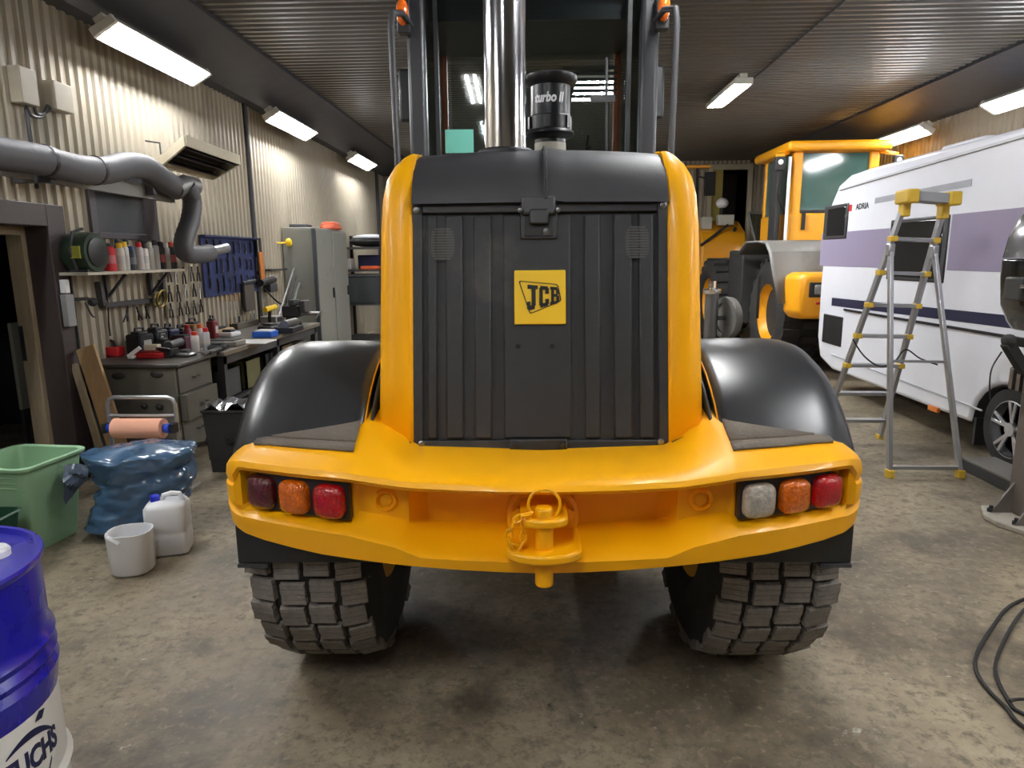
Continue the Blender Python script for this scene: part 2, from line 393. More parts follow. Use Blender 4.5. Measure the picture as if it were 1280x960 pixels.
# ---- counterweight / bumper
st = []
for x in (0, .12, .24, .36, .385, .41, .44, .5, .565, .58, .68, .78, .88, .95, .965, .99, 1.015, 1.04, 1.058, 1.07, 1.076):
    f = yf(x)
    zt = interp([(0, .962), (.4, .966), (.6, .982), (.95, .978), (1.0, .968), (1.03, .95), (1.06, .915), (1.08, .88)], x)
    zb = interp([(0, .684), (.4, .690), (.7, .695), (.9, .71), (.97, .722), (1.0, .732), (1.03, .752), (1.06, .79), (1.08, .82)], x)
    f2 = f + interp([(0, 0), (.95, 0), (1.0, .012), (1.03, .035), (1.06, .09), (1.08, .17)], x)
    zu = interp([(0, .932), (.4, .932), (.58, .944), (.95, .94), (1.08, .9)], x); zl = interp([(0, .758), (.36, .758), (.44, .785), (.58, .806), (.95, .815), (1.08, .8)], x)
    yr = f2 + interp([(0, .17), (.36, .17), (.385, .15), (.41, .105), (.565, .085), (.58, .075), (.95, .065), (.965, .02)], x)
    if x > .97: yr = f2 - .002; zu = zb + (zt - zb) * .66; zl = zb + (zt - zb) * .36
    ztb = interp([(0, .95), (.42, .965), (.5, 1.035), (.58, 1.075), (.9, 1.05), (1.0, 1.01), (1.05, .94), (1.08, .88)], x)
    yb = .52
    st.append([(x, yb, ztb), (x, f2 + .24, (ztb * .5 + zt * .5 + .006)), (x, f2 + .1, ztb * .22 + zt * .78 + .006), (x, f2 + .035, zt + .004), (x, f2 + .01, zt - .006), (x, f2, zu + (zt - zu) * .4), (x, f2 + .014, zu), (x, yr, zu - .004), (x, yr, zl + .025 * (1 if x < .58 else .2)),
               (x, f2 + .02, zl - .012), (x, f2, zl - .026 if zl - .026 > zb + .01 else zb + .012), (x, f2 + .006, zb + .012), (x, f2 + .03, zb), (x, yb, zb)])
ring = [[(-x, y, z) for x, y, z in r] for r in st[::-1]][:-1] + st
b = MB().loft(ring, True, True)
bump = B(b, 'counterweight', yel, bevel=.009, seg=3, smooth=40)
# anti-slip pads on the wings, two strips per side
def top(x, t):     # point on wing top; t=0 front .. 1 back
    f = yf(x); zt = interp([(.4, .966), (.6, .982), (.95, .978), (1.0, .968)], x); ztb = interp([(.42, .965), (.5, 1.035), (.58, 1.075), (.9, 1.05), (1.0, 1.01)], x)
    za = ztb * .22 + zt * .78 + .006; zb_ = ztb * .5 + zt * .5 + .006
    y0, y1 = f + .1, f + .24
    if t < .5: y = y0 + (y1 - y0) * t * 2; z = za + (zb_ - za) * t * 2
    else: y = y1 + (.51 - y1) * (t - .5) * 2; z = zb_ + (ztb - zb_) * (t - .5) * 2
    return y, z
for s in (-1, 1):
    for t0, t1 in ((.02, .21), (.25, .95)):
        rr = []
        for i in range(9):
            x = .60 + .36 * i / 8 - (.06 if False else 0)
            a = [(s * (x + .035 * (t - .5)), *top(min(x + .035 * (t - .5), .99), t)) for t in (t0, (t0 + t1) / 2, t1)]
            rr.append([(p[0], p[1], p[2] + .005) for p in a])
        B(MB().loft(rr, closed=False), 'grip_pad', pad, solid=.008, label='dark grey rough anti-slip pad')
# pocket plugs
for s in (-1, 1):
    y = yf(.487) + .085
    B(MB().lathe([(.037, .02), (.037, -.006), (.03, -.012), (.026, -.006), (.026, .004), (.022, .006), (.018, -.004), (.001, -.005)], (s * .48, y + .01, .868), 'Y', 24), 'bolt_plug', yel, bump, smooth=30)
# rear light clusters
for s in (-1, 1):
    b = MB()
    zz = (.812, .938)
    rr = []
    for x in (.585, .68, .78, .88, .948):
        y = yf(x); zl = zz[0] + (.012 if x > .94 else 0); zh = zz[1] - (.03 if x > .94 else 0)
        rr.append([(s * x, y + .075, zl), (s * x, y + .036, zl), (s * x, y + .036, zh), (s * x, y + .075, zh)])
    hs = B(b.loft(rr, True, True), 'light_housing', blk, bevel=.006)
    ms = ((.645, redlens), (.765, amblens), (.883, drklens)) if s < 0 else ((.645, clrlens), (.765, amblens), (.883, redlens))
    lb = {redlens: 'bright red lens', amblens: 'amber lens', drklens: 'dark red lens', clrlens: 'clear reversing lens'}
    for x, mm in ms:
        ang = math.atan2(yf(x + .03) - yf(x - .03), .06) * s
        rings = []
        for sc, d in ((1, .0), (1, .014), (.93, .024), (.7, .031), (.35, .034), (.05, .035)):
            pr_ = []
            for j in range(24):
                a = 2 * math.pi * j / 24; e = 2 / 4.0
                cx = math.copysign(abs(math.cos(a)) ** e, math.cos(a)) * .052 * sc; cz = math.copysign(abs(math.sin(a)) ** e, math.sin(a)) * .053 * sc
                pr_.append((s * x + cx * math.cos(ang) + d * math.sin(ang), yf(x) + .036 + cx * math.sin(ang) - d * math.cos(ang), .873 + cz))
            rings.append(pr_)
        ln_ = B(MB().loft(rings, True, True), 'lens', mm, hs, smooth=50, label=lb[mm])
# mud flaps
for s in (-1, 1):
    B(box((min(s * .45, s * 1.0), .245, .615), (max(s * .45, s * 1.0), .265, .745)), 'mud_flap', blk, bevel=.004)
    B(box((min(s * .9, s * 1.0), .24, .60), (max(s * .9, s * 1.0), .27, .612)), 'flap_rail', dkgrey)
# ---- hitch
B(MB().lathe([(.11, .0), (.11, -.03), (.10, -.038), (.001, -.04)], (.0, .17, .815), 'Y', 32), 'hitch_plate', yel, smooth=30)
def clevis(z, th, w, y0, y1):
    pts = [(-w, y0), (-w, .06)] + [(w * -math.cos(R(a)), (y1 + w * .62) - w * .62 * math.sin(R(a)) if True else 0) for a in range(0, 181, 15)] + [(w, .06), (w, y0)]
    return MB().prism([(x, y, z) for x, y in pts], (0, 0, -th / 2), (0, 0, th / 2))
B(clevis(.865, .026, .068, .14, -.05), 'hitch_upper_jaw', yel, bevel=.007)
B(clevis(.768, .03, .108, .14, -.075), 'hitch_lower_jaw', yel, bevel=.008)
B(MB().cyl((0, -.012, .67), (0, -.012, .905), .026, n=20), 'hitch_pin', yel, bevel=.005)
rg = [(-.045 + .045 * math.cos(a) + .045, -.02, .915 + .045 * math.sin(a)) for a in [2 * math.pi * k / 20 for k in range(20)]]
B(MB().tube(rg, .0045, 6, closed=True), 'hitch_ring', yel)
B(MB().lathe([(.02, .0), (.02, -.022), (.001, -.024)], (.075, .13, .835), 'Y', 6), 'hitch_bolt', yel)
B(MB().lathe([(.02, .0), (.02, -.022), (.001, -.024)], (-.075, .13, .835), 'Y', 6), 'hitch_bolt', yel)
cp = [(-.035, -.03, .895), (-.062, -.035, .888), (-.085, -.04, .872), (-.097, -.04, .848), (-.1, -.035, .822), (-.09, -.035, .798), (-.072, -.035, .79), (-.06, -.03, .81), (-.058, -.025, .835), (-.065, -.02, .86)]
for i in range(len(cp) - 1):
    a = Vector(cp[i]); c = Vector(cp[i + 1]); d = (c - a).normalized(); n_ = d.cross(Vector((0, 1, 0))) if i % 2 else Vector((0, 1, 0)); mid = (a + c) / 2
    lk = [mid + d * math.cos(2 * math.pi * k / 10) * .017 + n_ * math.sin(2 * math.pi * k / 10) * .009 for k in range(10)]
    B(MB().tube(lk, .0035, 5, closed=True), 'chain_link', yel)
# ---- hood sides
def yg(z): return .40 + (z - .95) * .19
for s in (-1, 1):
    rr = []
    for z, ins, dy in ((.93, 0, 0), (1.2, 0, 0), (1.5, 0, 0), (1.70, 0, 0), (1.80, .004, .008), (1.86, .014, .022), (1.905, .034, .045), (1.94, .060, .08), (1.955, .085, .11), (1.96, .108, .16)):
        y0 = yg(z) + dy; k = .012 * (1.7 - z)
        out = [(.437, .04), (.437, .0), (.445, -.007), (.50 - ins * .6, -.006), (.523 - ins * .9, .004), (.538 - ins, .024), (.546 - ins, .06), (.549 - ins, .12), (.552 - ins, .4), (.56 - ins, 1.75)]
        rr.append([(s * (x + (k if i > 3 else 0)), y0 + y if y < 1.5 else 2.3, z) for i, (x, y) in enumerate(out)])
    B(MB().loft(rr, closed=False), 'hood_side', yel, smooth=50, solid=.012)
    sm = [(.44, .385), (.50, .388), (.532, .402), (.548, .43), (.560, .47), (.566, .51)]
    B(MB().tube([(s * x, y, interp([(.42, .966), (.5, 1.0), (.545, 1.02), (.57, 1.05)], x) + .004) for x, y in sm], .006, 6), 'foot_seam', M('seam_black', (25, 25, 26), .6))
# hood core behind the grille (dark)
B(MB().prism([(-.43, .52, .9), (-.43, .66, 1.80), (-.43, 2.25, 1.80), (-.43, 2.25, .9)], (0, 0, 0), (.86, 0, 0)), 'engine_bay', dkgrey)
# ---- black hood cover
rr = []
for y, z in ((.535, 1.775), (.548, 1.80), (.572, 1.845), (.615, 1.895), (.675, 1.935), (.75, 1.958), (.86, 1.968), (1.1, 1.966), (1.7, 1.94), (2.25, 1.91)):
    row = []
    for i in range(21):
        u = -1 + i / 10; x = u * .434
        dz = .018 * (1 - u * u)
        gx = .006 * math.exp(-((x - .0445) / .02) ** 2)
        row.append((x, y - gx * .4, z + dz * min(1, (z - 1.76) * 9) + gx))
    rr.append(row)
B(MB().loft(rr, closed=False), 'hood_cover', M('hood_cover_black', (50, 50, 52), .5, var=.15, scale=5, bump=.05, bscale=120), smooth=60)
B(MB().tube([Vector(r_[11]) + Vector((-.022, -.002, .004)) for r_ in rr[:8]], .006, 6), 'cover_seam', M('seam_black', (25, 25, 26), .6))
# ---- grille door with raised ribs
def gpt(x, z, d=0): return Vector((x, yg(z) - d * .982, z + d * -.187 * 0))
def gslab(b, x0, x1, z0, z1, d0, d1):
    vs = [gpt(x, z, d) for x in (x0, x1) for z in (z0, z1) for d in (d0, d1)]
    return b.add(vs, [(0, 1, 3, 2), (4, 6, 7, 5), (0, 4, 5, 1), (2, 3, 7, 6), (0, 2, 6, 4), (1, 5, 7, 3)])
gd = B(gslab(MB(), -.434, .434, .942, 1.785, -.04, -.012), 'grille_door', grl)
for x0, x1 in ((-.434, -.40), (.40, .434)): B(gslab(MB(), x0, x1, .942, 1.785, -.012, .004), 'grille_frame', grl, gd, bevel=.004)
for z0, z1 in ((.942, .985), (1.745, 1.785)): B(gslab(MB(), -.40, .40, z0, z1, -.012, .004), 'grille_frame', grl, gd, bevel=.004)
for x0, x1 in ((-.385, -.352), (-.322, -.262), (-.225, -.165), (-.125, .105), (.150, .205), (.25, .312), (.335, .385)):
    B(gslab(MB(), x0, x1, .99, 1.738, -.02, .004), 'grille_rib', grl, gd, bevel=.007)
for x, z in ((-.418, 1.755), (.418, 1.765), (-.405, .975), (.405, .98)):
    B(MB().lathe([(.011, .004), (.011, -.010), (.006, -.013), (.001, -.013)], (x, yg(z), z), 'Y', 12), 'screw', steel, gd)
for x in (-.33, .33):
    b = MB()
    for i in range(12):
        hw = .04 * (1 - ((i - 5.5) / 6.5) ** 4) ** .5
        gslab(b, x - hw, x + hw, 1.59 + i * .009, 1.596 + i * .009, .004, .0048)
    B(b, 'mesh_patch', M('pale_mesh', (72, 71, 67), .6), gd)
# latch
B(gslab(MB(), -.066, .06, 1.655, 1.785, .002, .012), 'latch_plate', blk, gd, bevel=.012)
B(gslab(MB(), -.05, .045, 1.665, 1.735, .012, .016), 'latch_recess', M('latch_recess_black', (20, 20, 21), .6), gd, bevel=.006)
B(gslab(MB(), -.06, .055, 1.735, 1.80, .01, .03), 'latch_handle', dkgrey, gd, bevel=.01)
B(gslab(MB(), -.035, .03, 1.705, 1.755, .012, .035), 'latch_grip', blk, gd, bevel=.006)
for x in (-.066, .062): B(MB().lathe([(.008, 0), (.008, -.035), (.001, -.037)], (x, yg(1.75), 1.75), 'Y', 10), 'latch_screw', steel, gd)
B(MB().lathe([(.011, 0), (.011, -.02), (.001, -.022)], (.022, yg(1.68), 1.68), 'Y', 12), 'key_lock', steel, gd)
B(gslab(MB(), -.105, .09, .955, .992, .004, .018), 'lower_catch', blk, gd, bevel=.005)
for x in (-.09, .075): B(MB().lathe([(.011, 0), (.011, -.026), (.001, -.028)], (x, yg(.972), .972), 'Y', 10), 'catch_bolt', dsteel, gd)
for x in (-.075, .04): B(MB().lathe([(.008, 0), (.008, -.008), (.001, -.008)], (x, yg(1.30) - .003, 1.30), 'Y', 10), 'panel_hole', M('hole_black', (15, 15, 15), .8), gd)
B(box((.02, .385, .925), (.09, .41, .948)), 'catch_tab', blk, gd)
# badge
bz0, bz1, bx0, bx1 = 1.372, 1.552, -.087, .087
bd = B(gslab(MB(), bx0, bx1, bz0, bz1, .003, .012), 'badge', M('badge_yellow', (250, 205, 40), .4, var=.03), gd, bevel=.003)
bo = Vector((0, yg(1.462) - .0125, 1.462)); bux = Vector((1, 0, 0)); buy = Vector((0, .187, .982))
def onbadge(b): return place(b, bo, bux, buy)
def frame_outline(pts, t):
    b = MB(); n = len(pts); c = Vector((sum(p[0] for p in pts) / n, sum(p[1] for p in pts) / n))
    inn = [(c.x + (p[0] - c.x) * (1 - t), c.y + (p[1] - c.y) * (1 - t)) for p in pts]
    b.loft([[(x, y, 0) for x, y in pts], [(x, y, 0) for x, y in inn], [(x, y, .001) for x, y in inn], [(x, y, .001) for x, y in pts]], True, False, True); return b
def rounded(poly, r=.012, k=4):
    out = []; n = len(poly)
    for i in range(n):
        p = Vector(poly[i]); a = (Vector(poly[i - 1]) - p).normalized(); c = (Vector(poly[(i + 1) % n]) - p).normalized()
        p0 = p + a * r; p1 = p + c * r
        for j in range(k + 1):
            t = j / k; out.append(tuple(p0.lerp(p, t).lerp(p.lerp(p1, t), t)))
    return out
inkm = M('badge_black_ink', (22, 20, 16), .5)
B(onbadge(frame_outline(rounded([(-.073, .057), (.061, .044), (.073, -.013), (-.035, -.057)], .009), .055)), 'badge_outline', inkm, bd, smooth=0)
def glyph(rects, u0, u1, name):
    b = MB(); k = .001168
    for x0, y0, x1, y1 in rects:
        pts = []
        for gx, gy in ((x0, y0), (x1, y0), (x1, y1), (x0, y1)):
            u = u0 + (u1 - u0) * gx; X = 455 + 93 * u; yt = 414 + 9 * u; yb = 490 - 22 * u
            pts.append(((X - 492.5) * k, -((yb + (yt - yb) * gy) - 451) * k, 0))
        b.prism(pts, (0, 0, .0008), (0, 0, .0018))
    B(onbadge(b), name, inkm, bd, smooth=0)
glyph([(.05, .84, 1, 1), (.42, .14, .80, .86), (.12, 0, .72, .17), (0, .06, .30, .34)], 0, .335, 'letter')
glyph([(0, .1, .36, .9), (.1, .82, .9, 1), (.1, 0, .9, .18), (.62, .62, 1, .92), (.62, .08, 1, .36)], .38, .68, 'letter')
glyph([(0, 0, .8, .17), (0, .83, .8, 1), (.1, .05, .42, .95), (.3, .43, .82, .59), (.66, .56, .97, .9), (.66, .08, 1, .48)], .72, 1, 'letter')
# ---- exhaust stack and pre-cleaner
ex = (-.12, .84)
B(MB().lathe([(.098, 1.94), (.098, 1.985), (.085, 1.99), (.078, 1.99), (.078, 3.05), (.072, 3.05), (.072, 2.9)], (ex[0], ex[1], 0), 'Z', 40, cap=False), 'exhaust_pipe', chrome, smooth=40)
B(MB().lathe([(.105, 1.93), (.105, 1.983), (.098, 1.99)], (ex[0], ex[1], 0), 'Z', 32), 'exhaust_collar', dsteel)
px_, py_ = .055, 1.06
gb = M('satin_black', (20, 21, 24), .32)
pc = B(MB().lathe([(.062, 1.9), (.062, 2.06), (.09, 2.07), (.098, 2.08), (.094, 2.09), (.086, 2.095), (.086, 2.145), (.080, 2.15), (.080, 2.26), (.10, 2.27), (.107, 2.28), (.107, 2.297), (.095, 2.303), (.03, 2.312), (.001, 2.314)], (px_, py_, 0), 'Z', 32), 'precleaner', gb, smooth=40)
B(MB().lathe([(.0635, 2.015), (.0635, 2.045)], (px_, py_, 0), 'Z', 32, cap=False), 'pale_band', M('pale_band', (170, 165, 150), .5), pc, label='pale clamp band on the neck')
for k in range(6):
    a = R(20 + 60 * k); B(MB().box((px_ + .085 * math.cos(a), py_ + .085 * math.sin(a), 2.12), (.016, .02, .046), Euler((0, 0, a))), 'clip', gb, pc)
tx = text_mb('turbo II', .05, .0012, .002, .78, .2)
def wrap(b, cx, cy, z, r, a0=0):
    b.v = [Vector((cx + (r + v.z) * math.sin(v.x / r + a0), cy - (r + v.z) * math.cos(v.x / r + a0), z + v.y)) for v in b.v]; return b
B(wrap(tx, px_, py_, 2.207, .0806, -.12), 'lettering', wht, pc, smooth=0)
# ---- cab
CY, CW = 2.30, .66
cabm = M('cab_dark_paint', (46, 47, 50), .4)
cab = B(MB().bb((-CW - .05, CY, .85), (CW + .05, CY + 1.4, 1.72)), 'cab_body', cabm, bevel=.01)
for s in (-1, 1):
    B(MB().bb((s * CW - .05, CY - .02, 1.6), (s * CW + .05, CY + .08, 3.1)), 'cab_post', cabm, bevel=.022)
    B(MB().bb((s * CW - .03, CY + 1.33, 1.7), (s * CW + .03, CY + 1.4, 3.1)), 'cab_post', M('front_post_orange_brown', (150, 76, 36), .5), bevel=.01, label='orange brown front post')
    B(MB().bb((s * (CW - .11) - .012, CY + .02, 1.7), (s * (CW - .11) + .012, CY + .06, 3.1)), 'window_seal', blk)
B(MB().bb((-.6, CY + .03, 1.68), (.6, CY + .038, 3.08)), 'rear_window', glass('cab_glass', (238, 243, 243), .95), cab)
B(MB().bb((-.6, CY + 1.36, 1.72), (.6, CY + 1.368, 3.08)), 'front_window', glass('cab_glass', (238, 243, 243), .95), cab)
for s in (-1, 1): B(MB().bb((s * CW - .004, CY + .08, 1.72), (s * CW + .004, CY + 1.33, 3.08)), 'side_window', glass('cab_glass', (238, 243, 243), .95), cab)
B(MB().bb((-.76, CY - .05, 3.08), (.76, CY + 1.5, 3.2)), 'cab_roof', cabm, bevel=.03)
B(MB().bb((-.60, CY + .1, 2.93), (.60, CY + .12, 3.08)), 'sun_blind', cabm)
# seat, steering column, wipers
B(MB().bb((-.25, CY + .2, 1.72), (.27, CY + .34, 2.15)), 'seat_back', M('seat_cloth', (30, 30, 33), .9), cab, bevel=.05)
B(MB().bb((-.27, CY + .34, 1.65), (.27, CY + .8, 1.78)), 'seat_cushion', M('seat_cloth', (30, 30, 33), .9), cab, bevel=.04)
B(MB().cyl((0, CY + 1.2, 1.7), (0, CY + 1.0, 2.0), .03), 'steering_column', blk, cab)
B(MB().tube([(.2 * math.cos(t), CY + 1.0 + .06 * math.sin(t), 2.0 + .18 * math.sin(t)) for t in [2 * math.pi * k / 24 for k in range(24)]], .015, 8, True), 'steering_wheel', blk, cab)
B(MB().tube([(.30, CY + 1.34, 1.75), (.40, CY + 1.33, 2.15), (.44, CY + 1.33, 2.5)], .01, 6), 'wiper', blk, cab)
B(MB().tube([(.15, CY + 1.33, 2.16), (.46, CY + 1.33, 2.42)], .012, 6), 'wiper', blk, cab)
B(MB().tube([(.43, CY + .0, 1.9), (.42, CY + .01, 2.7)], .008, 6).bb((.33, CY - .005, 2.46), (.47, CY + .01, 2.50)), 'rear_wiper', dkgrey, cab)
B(MB().tube([(-.47, CY + .12, 1.7), (-.49, CY + .12, 2.25)], .01, 6).tube([(-.44, CY + .12, 1.7), (-.455, CY + .12, 2.3)], .01, 6), 'grab_rod', steel, cab)
B(MB().bb((-.51, CY + .02, 2.195), (-.345, CY + .027, 2.325)), 'window_sticker', M('mint_paper', (120, 205, 185), .7, var=.03), cab, label='mint green sticker in lower left corner')
b = MB()
for k in range(6): b.bb((.20, CY + .6, 2.62 + k * .035), (.56, CY + .64, 2.632 + k * .035))
B(b, 'roof_vent', dkgrey, cab)
# handrails, indicators, mirrors
for s in (-1, 1):
    B(MB().tube([(s * .71, 1.95, 1.5), (s * .725, 1.95, 2.0), (s * .735, 1.95, 2.76), (s * .73, 1.97, 2.84), (s * .70, 2.1, 2.88), (s * .68, 2.3, 2.88)], .017, 10), 'handrail', dkgrey)
    tl = B(MB().bb((s * .715 - .035, 2.22, 2.82), (s * .715 + .035, 2.28, 3.0)), 'indicator_bracket', blk, bevel=.006)
    B(MB().sphere((s * .715, 2.20, 2.92), (.035, .04, .07), 12, 8), 'indicator_lens', M('orange_lens', (235, 110, 30), .15, coat=1), tl)
    B(MB().tube([(s * .68, 3.5, 2.8), (s * .85, 3.3, 2.82), (s * .9, 3.2, 2.8)], .015, 6), 'mirror_arm', blk)
    B(MB().bb((s * .86 - .06, 3.17, 2.53), (s * .86 + .06, 3.22, 2.88)), 'mirror', blk, bevel=.02)
# ---- wheels
RT, WC, HW = .595, .88, .21
blockM = MB()
for k in range(4):
    y0 = -.042 + k * .0212; j = .0015 * (k % 2)
    blockM.add([(-.043, y0, -.02), (.043, y0, -.02), (.043, y0 + .0211, -.02), (-.043, y0 + .0211, -.02), (-.041 - j, y0 + .0006, .016), (.041 + j, y0 + .0006, .016), (.041 + j, y0 + .0198, .016), (-.041 - j, y0 + .0198, .016)],
               [(0, 3, 2, 1), (4, 5, 6, 7), (0, 1, 5, 4), (1, 2, 6, 5), (2, 3, 7, 6), (3, 0, 4, 7)])
blockmesh = blockM.mesh('tread_block', tread, 0)
def wheel(cx, cy, blocks):
    ty = B(MB().lathe([(.31, -.18), (.34, -.205), (.43, -.215), (.52, -.205), (.565, -.185), (.578, -.15), (.582, -.05), (.582, .05), (.578, .15), (.565, .185), (.52, .205), (.43, .215), (.34, .205), (.31, .18)], (cx, cy, RT), 'X', 48, cap=False), 'tyre', rub, smooth=40)
    B(MB().lathe([(.31, -.18), (.29, -.17), (.27, -.06), (.2, -.03), (.1, -.05), (.001, -.05)], (cx, cy, RT), 'X', 32).lathe([(.31, .18), (.29, .17), (.27, .06), (.2, .03), (.1, .05), (.001, .05)], (cx, cy, RT), 'X', 32), 'wheel_rim', yel, smooth=40)
    n = 36; allb = MB()
    for i in range(n):
        for c, (h, tl_, rr_) in enumerate(((-.153, R(-14), .575), (-.051, 0, .583), (.051, 0, .583), (.153, R(14), .575))):
            a = 2 * math.pi * (i + (.0, .16, .04, .2)[c]) / n
            sh = (.007 if i % 2 else -.007)
            rad = Vector((0, math.cos(a), math.sin(a))); tan = Vector((0, -math.sin(a), math.cos(a))); axx = Vector((1, 0, 0))
            xx = axx * math.cos(tl_) - rad * math.sin(tl_); zz_ = rad * math.cos(tl_) + axx * math.sin(tl_)
            mt = Matrix((xx, tan, zz_)).transposed().to_4x4()
            mt.translation = Vector((cx + h + sh, cy, RT)) + rad * (rr_ + .0)
            if blocks:
                o = bpy.data.objects.new('tread_block', blockmesh); COL.objects.link(o); o.parent = ty; o.matrix_local = mt
            else:
                allb.add([mt @ v for v in blockM.v], blockM.f)
    if not blocks:
        o = B(allb, 'tread_blocks', tread, ty, smooth=0); o['kind'] = 'stuff'
for s in (-1, 1): wheel(s * .80, WC, True)
for s in (-1, 1): wheel(s * .80, WC + 2.45, False)
# axles, chassis, front frame, arms, bucket
B(MB().cyl((-.7, WC, RT), (.7, WC, RT), .12).sphere((0, WC, RT), (.22, .25, .22)), 'rear_axle', dkgrey)
B(MB().cyl((-.7, WC + 2.45, RT), (.7, WC + 2.45, RT), .12).sphere((0, WC + 2.45, RT), (.22, .25, .22)), 'front_axle', dkgrey)
B(MB().bb((-.38, .5, .55), (.38, 2.2, .92)).bb((-.45, .25, .60), (.45, .5, .70)), 'chassis', M('chassis_black', (30, 30, 30), .7))
B(MB().bb((-.4, 2.6, .5), (.4, 3.9, 1.05)), 'front_frame', yel, bevel=.02)
for s in (-1, 1): B(MB().tube([(s * .42, 2.9, 1.45), (s * .42, 3.7, 1.25), (s * .42, 4.3, .6), (s * .42, 4.6, .3)], .09, 8), 'lift_arm', yel)
bk = []
for a in range(-90, 71, 16): bk.append((4.75 - .38 * math.cos(R(a)) * .9, .42 + .38 * math.sin(R(a))))
bk.append((5.2, .9)); 
B(MB().loft([[(x, y, z) for y, z in bk] for x in (-1.1, 1.1)], closed=False), 'bucket', yel, solid=.02)
B(MB().prism([(-.78, 3.0, 1.1), (-.78, 3.0, 1.3), (-.78, 3.9, 1.2), (-.78, 3.9, 1.1)], (0, 0, 0), (1.56, 0, 0)), 'front_deck', dkgrey)
# ---- rear fenders
for s in (-1, 1):
    prof = [(.60, -.085), (.601, -.02), (.607, -.004), (.63, 0), (.78, .004), (.92, .002), (.97, -.004), (1.01, -.018), (1.036, -.044), (1.046, -.08), (1.047, -.13)]
    rr = []
    for i in range(25):
        a = R(32 + 134 * i / 24); 
        rr.append([(s * x, WC - (.668 + d) * math.cos(a), .59 + (.668 + d) * math.sin(a)) for x, d in prof])
    B(MB().loft(rr, closed=False), 'fender', fend, solid=.012, smooth=60)
    # inner wheel-arch liner with yellow edge
    b = MB().loft([[(s * .575, WC - r * math.cos(R(10 + 160 * i / 24)), .59 + r * math.sin(R(10 + 160 * i / 24))) for r in (.50, .655)] for i in range(25)], closed=False)
    B(b, 'arch_liner', M('liner_black', (34, 32, 28), .35), solid=.01)
    B(MB().tube([(s * .60, WC - .655 * math.cos(R(10 + 160 * i / 24)), .59 + .655 * math.sin(R(10 + 160 * i / 24))) for i in range(25)], .005, 6), 'fender_edge', yel)

# ================================================================== LEFT SIDE
def up(x, y, **k): return at(x, y, **k)
# ---- exhaust extraction hose on the wall
hosem = M('grey_hose', (92, 92, 95), .55, var=.15)
hx = XL + .32
pts = [(-60, 178), (0, 192), (50, 200), (95, 211), (130, 213), (158, 207), (182, 210), (205, 226), (222, 236)]
def spline(P, k=8):
    out = []
    for i in range(len(P) - 1):
        p0 = P[max(i - 1, 0)]; p1 = P[i]; p2 = P[i + 1]; p3 = P[min(i + 2, len(P) - 1)]
        for j in range(k):
            t = j / k; out.append(.5 * (2 * p1 + (p2 - p0) * t + (2 * p0 - 5 * p1 + 4 * p2 - p3) * t * t + (3 * p1 - p0 - 3 * p2 + p3) * t ** 3))
    return out + [P[-1]]
h = thing('extraction_hose', 'fat grey exhaust extraction hose running along the left wall and hanging down', 'hose', (hx, 5.0, 1.4))
q0 = at(*pts[0], X=hx)
P = spline([Vector((hx, 1.2, q0.z + .12)), Vector((hx, 2.4, q0.z + .1)), Vector((hx, 3.5, q0.z + .07))] + [at(x, y, X=hx) for x, y in pts], 10)
MB().tube(P, .1, 14, rf=lambda i: .100 + .004 * (i % 2)).build('hose', hosem, h)
P2 = spline([at(x, y, X=hx + .05) for x, y in ((232, 232), (240, 250), (238, 275), (230, 300), (232, 316), (250, 318), (262, 316))], 8)
MB().tube(P2, .085, 14, rf=lambda i: .083 + .004 * (i % 2)).build('drop_hose', hosem, h)
e0 = at(218, 236, X=hx + .02); e1 = at(243, 233, X=hx + .04)
MB().tube([e0, e0.lerp(e1, .5) + Vector((0, 0, .03)), e1], .085, 14).build('elbow', M('galvanised', (170, 170, 168), .35, metal=.7), h, label='shiny galvanised elbow')
n0 = at(250, 318, X=hx + .05); n1 = at(283, 310, X=hx + .05)
MB().cyl(n0, n1, .05, n=14).build('nozzle', alu, h, label='bright metal nozzle')
for x, y in ((55, 201), (118, 213)):
    p = at(x, y, X=hx); MB().lathe([(.1, -.015), (.108, -.012), (.108, .012), (.1, .015)], p, (0, 1, -.05), 18, cap=False).build('clamp', dsteel, h)
a = at(-30, 203, X=XL + .15); c = at(215, 246, X=XL + .22)
MB().bar(a, c, .05, .11).build('support_arm', M('arm_grey', (120, 118, 112), .5), h)
for q in ((30, 214), (165, 232)):
    p = at(*q, X=XL + .1); box((XL + .03, p.y - .03, p.z - .08), (XL + .3, p.y + .03, p.z + .1)).build('wall_bracket', dkgrey, h, bevel=.004)
# ---- louvred heater under the ceiling lamp
qs = [at(200, 209, Z=2.46), at(232, 184, Z=2.46), at(297, 206, Z=2.46), at(266, 226, Z=2.46)]
c0 = sum(qs, Vector()) / 4
hx0, hx1 = -3.42, -2.76
ht = thing('wall_heater', 'beige square radiant heater with dark louvres hung on the left wall', 'heater', (c0.x, c0.y, 2.44))
by0, by1 = 5.75, 6.75
fr = MB()
corners = [Vector((-3.45, 6.38, 2.44)), Vector((-2.98, 5.96, 2.56)), Vector((-2.98, 7.02, 2.54)), Vector((-3.45, 7.40, 2.43))]
for i in range(4):
    a, c = corners[i], corners[(i + 1) % 4]; fr.bar(a + Vector((0, 0, .03)), c + Vector((0, 0, .03)), .02, .09)
fr.build('casing', M('heater_beige', (214, 205, 180), .5), ht)
MB().prism([p + Vector((0, 0, .065)) for p in corners], (0, 0, 0), (0, 0, .01)).build('back_plate', M('heater_inside', (48, 44, 44), .6), ht)
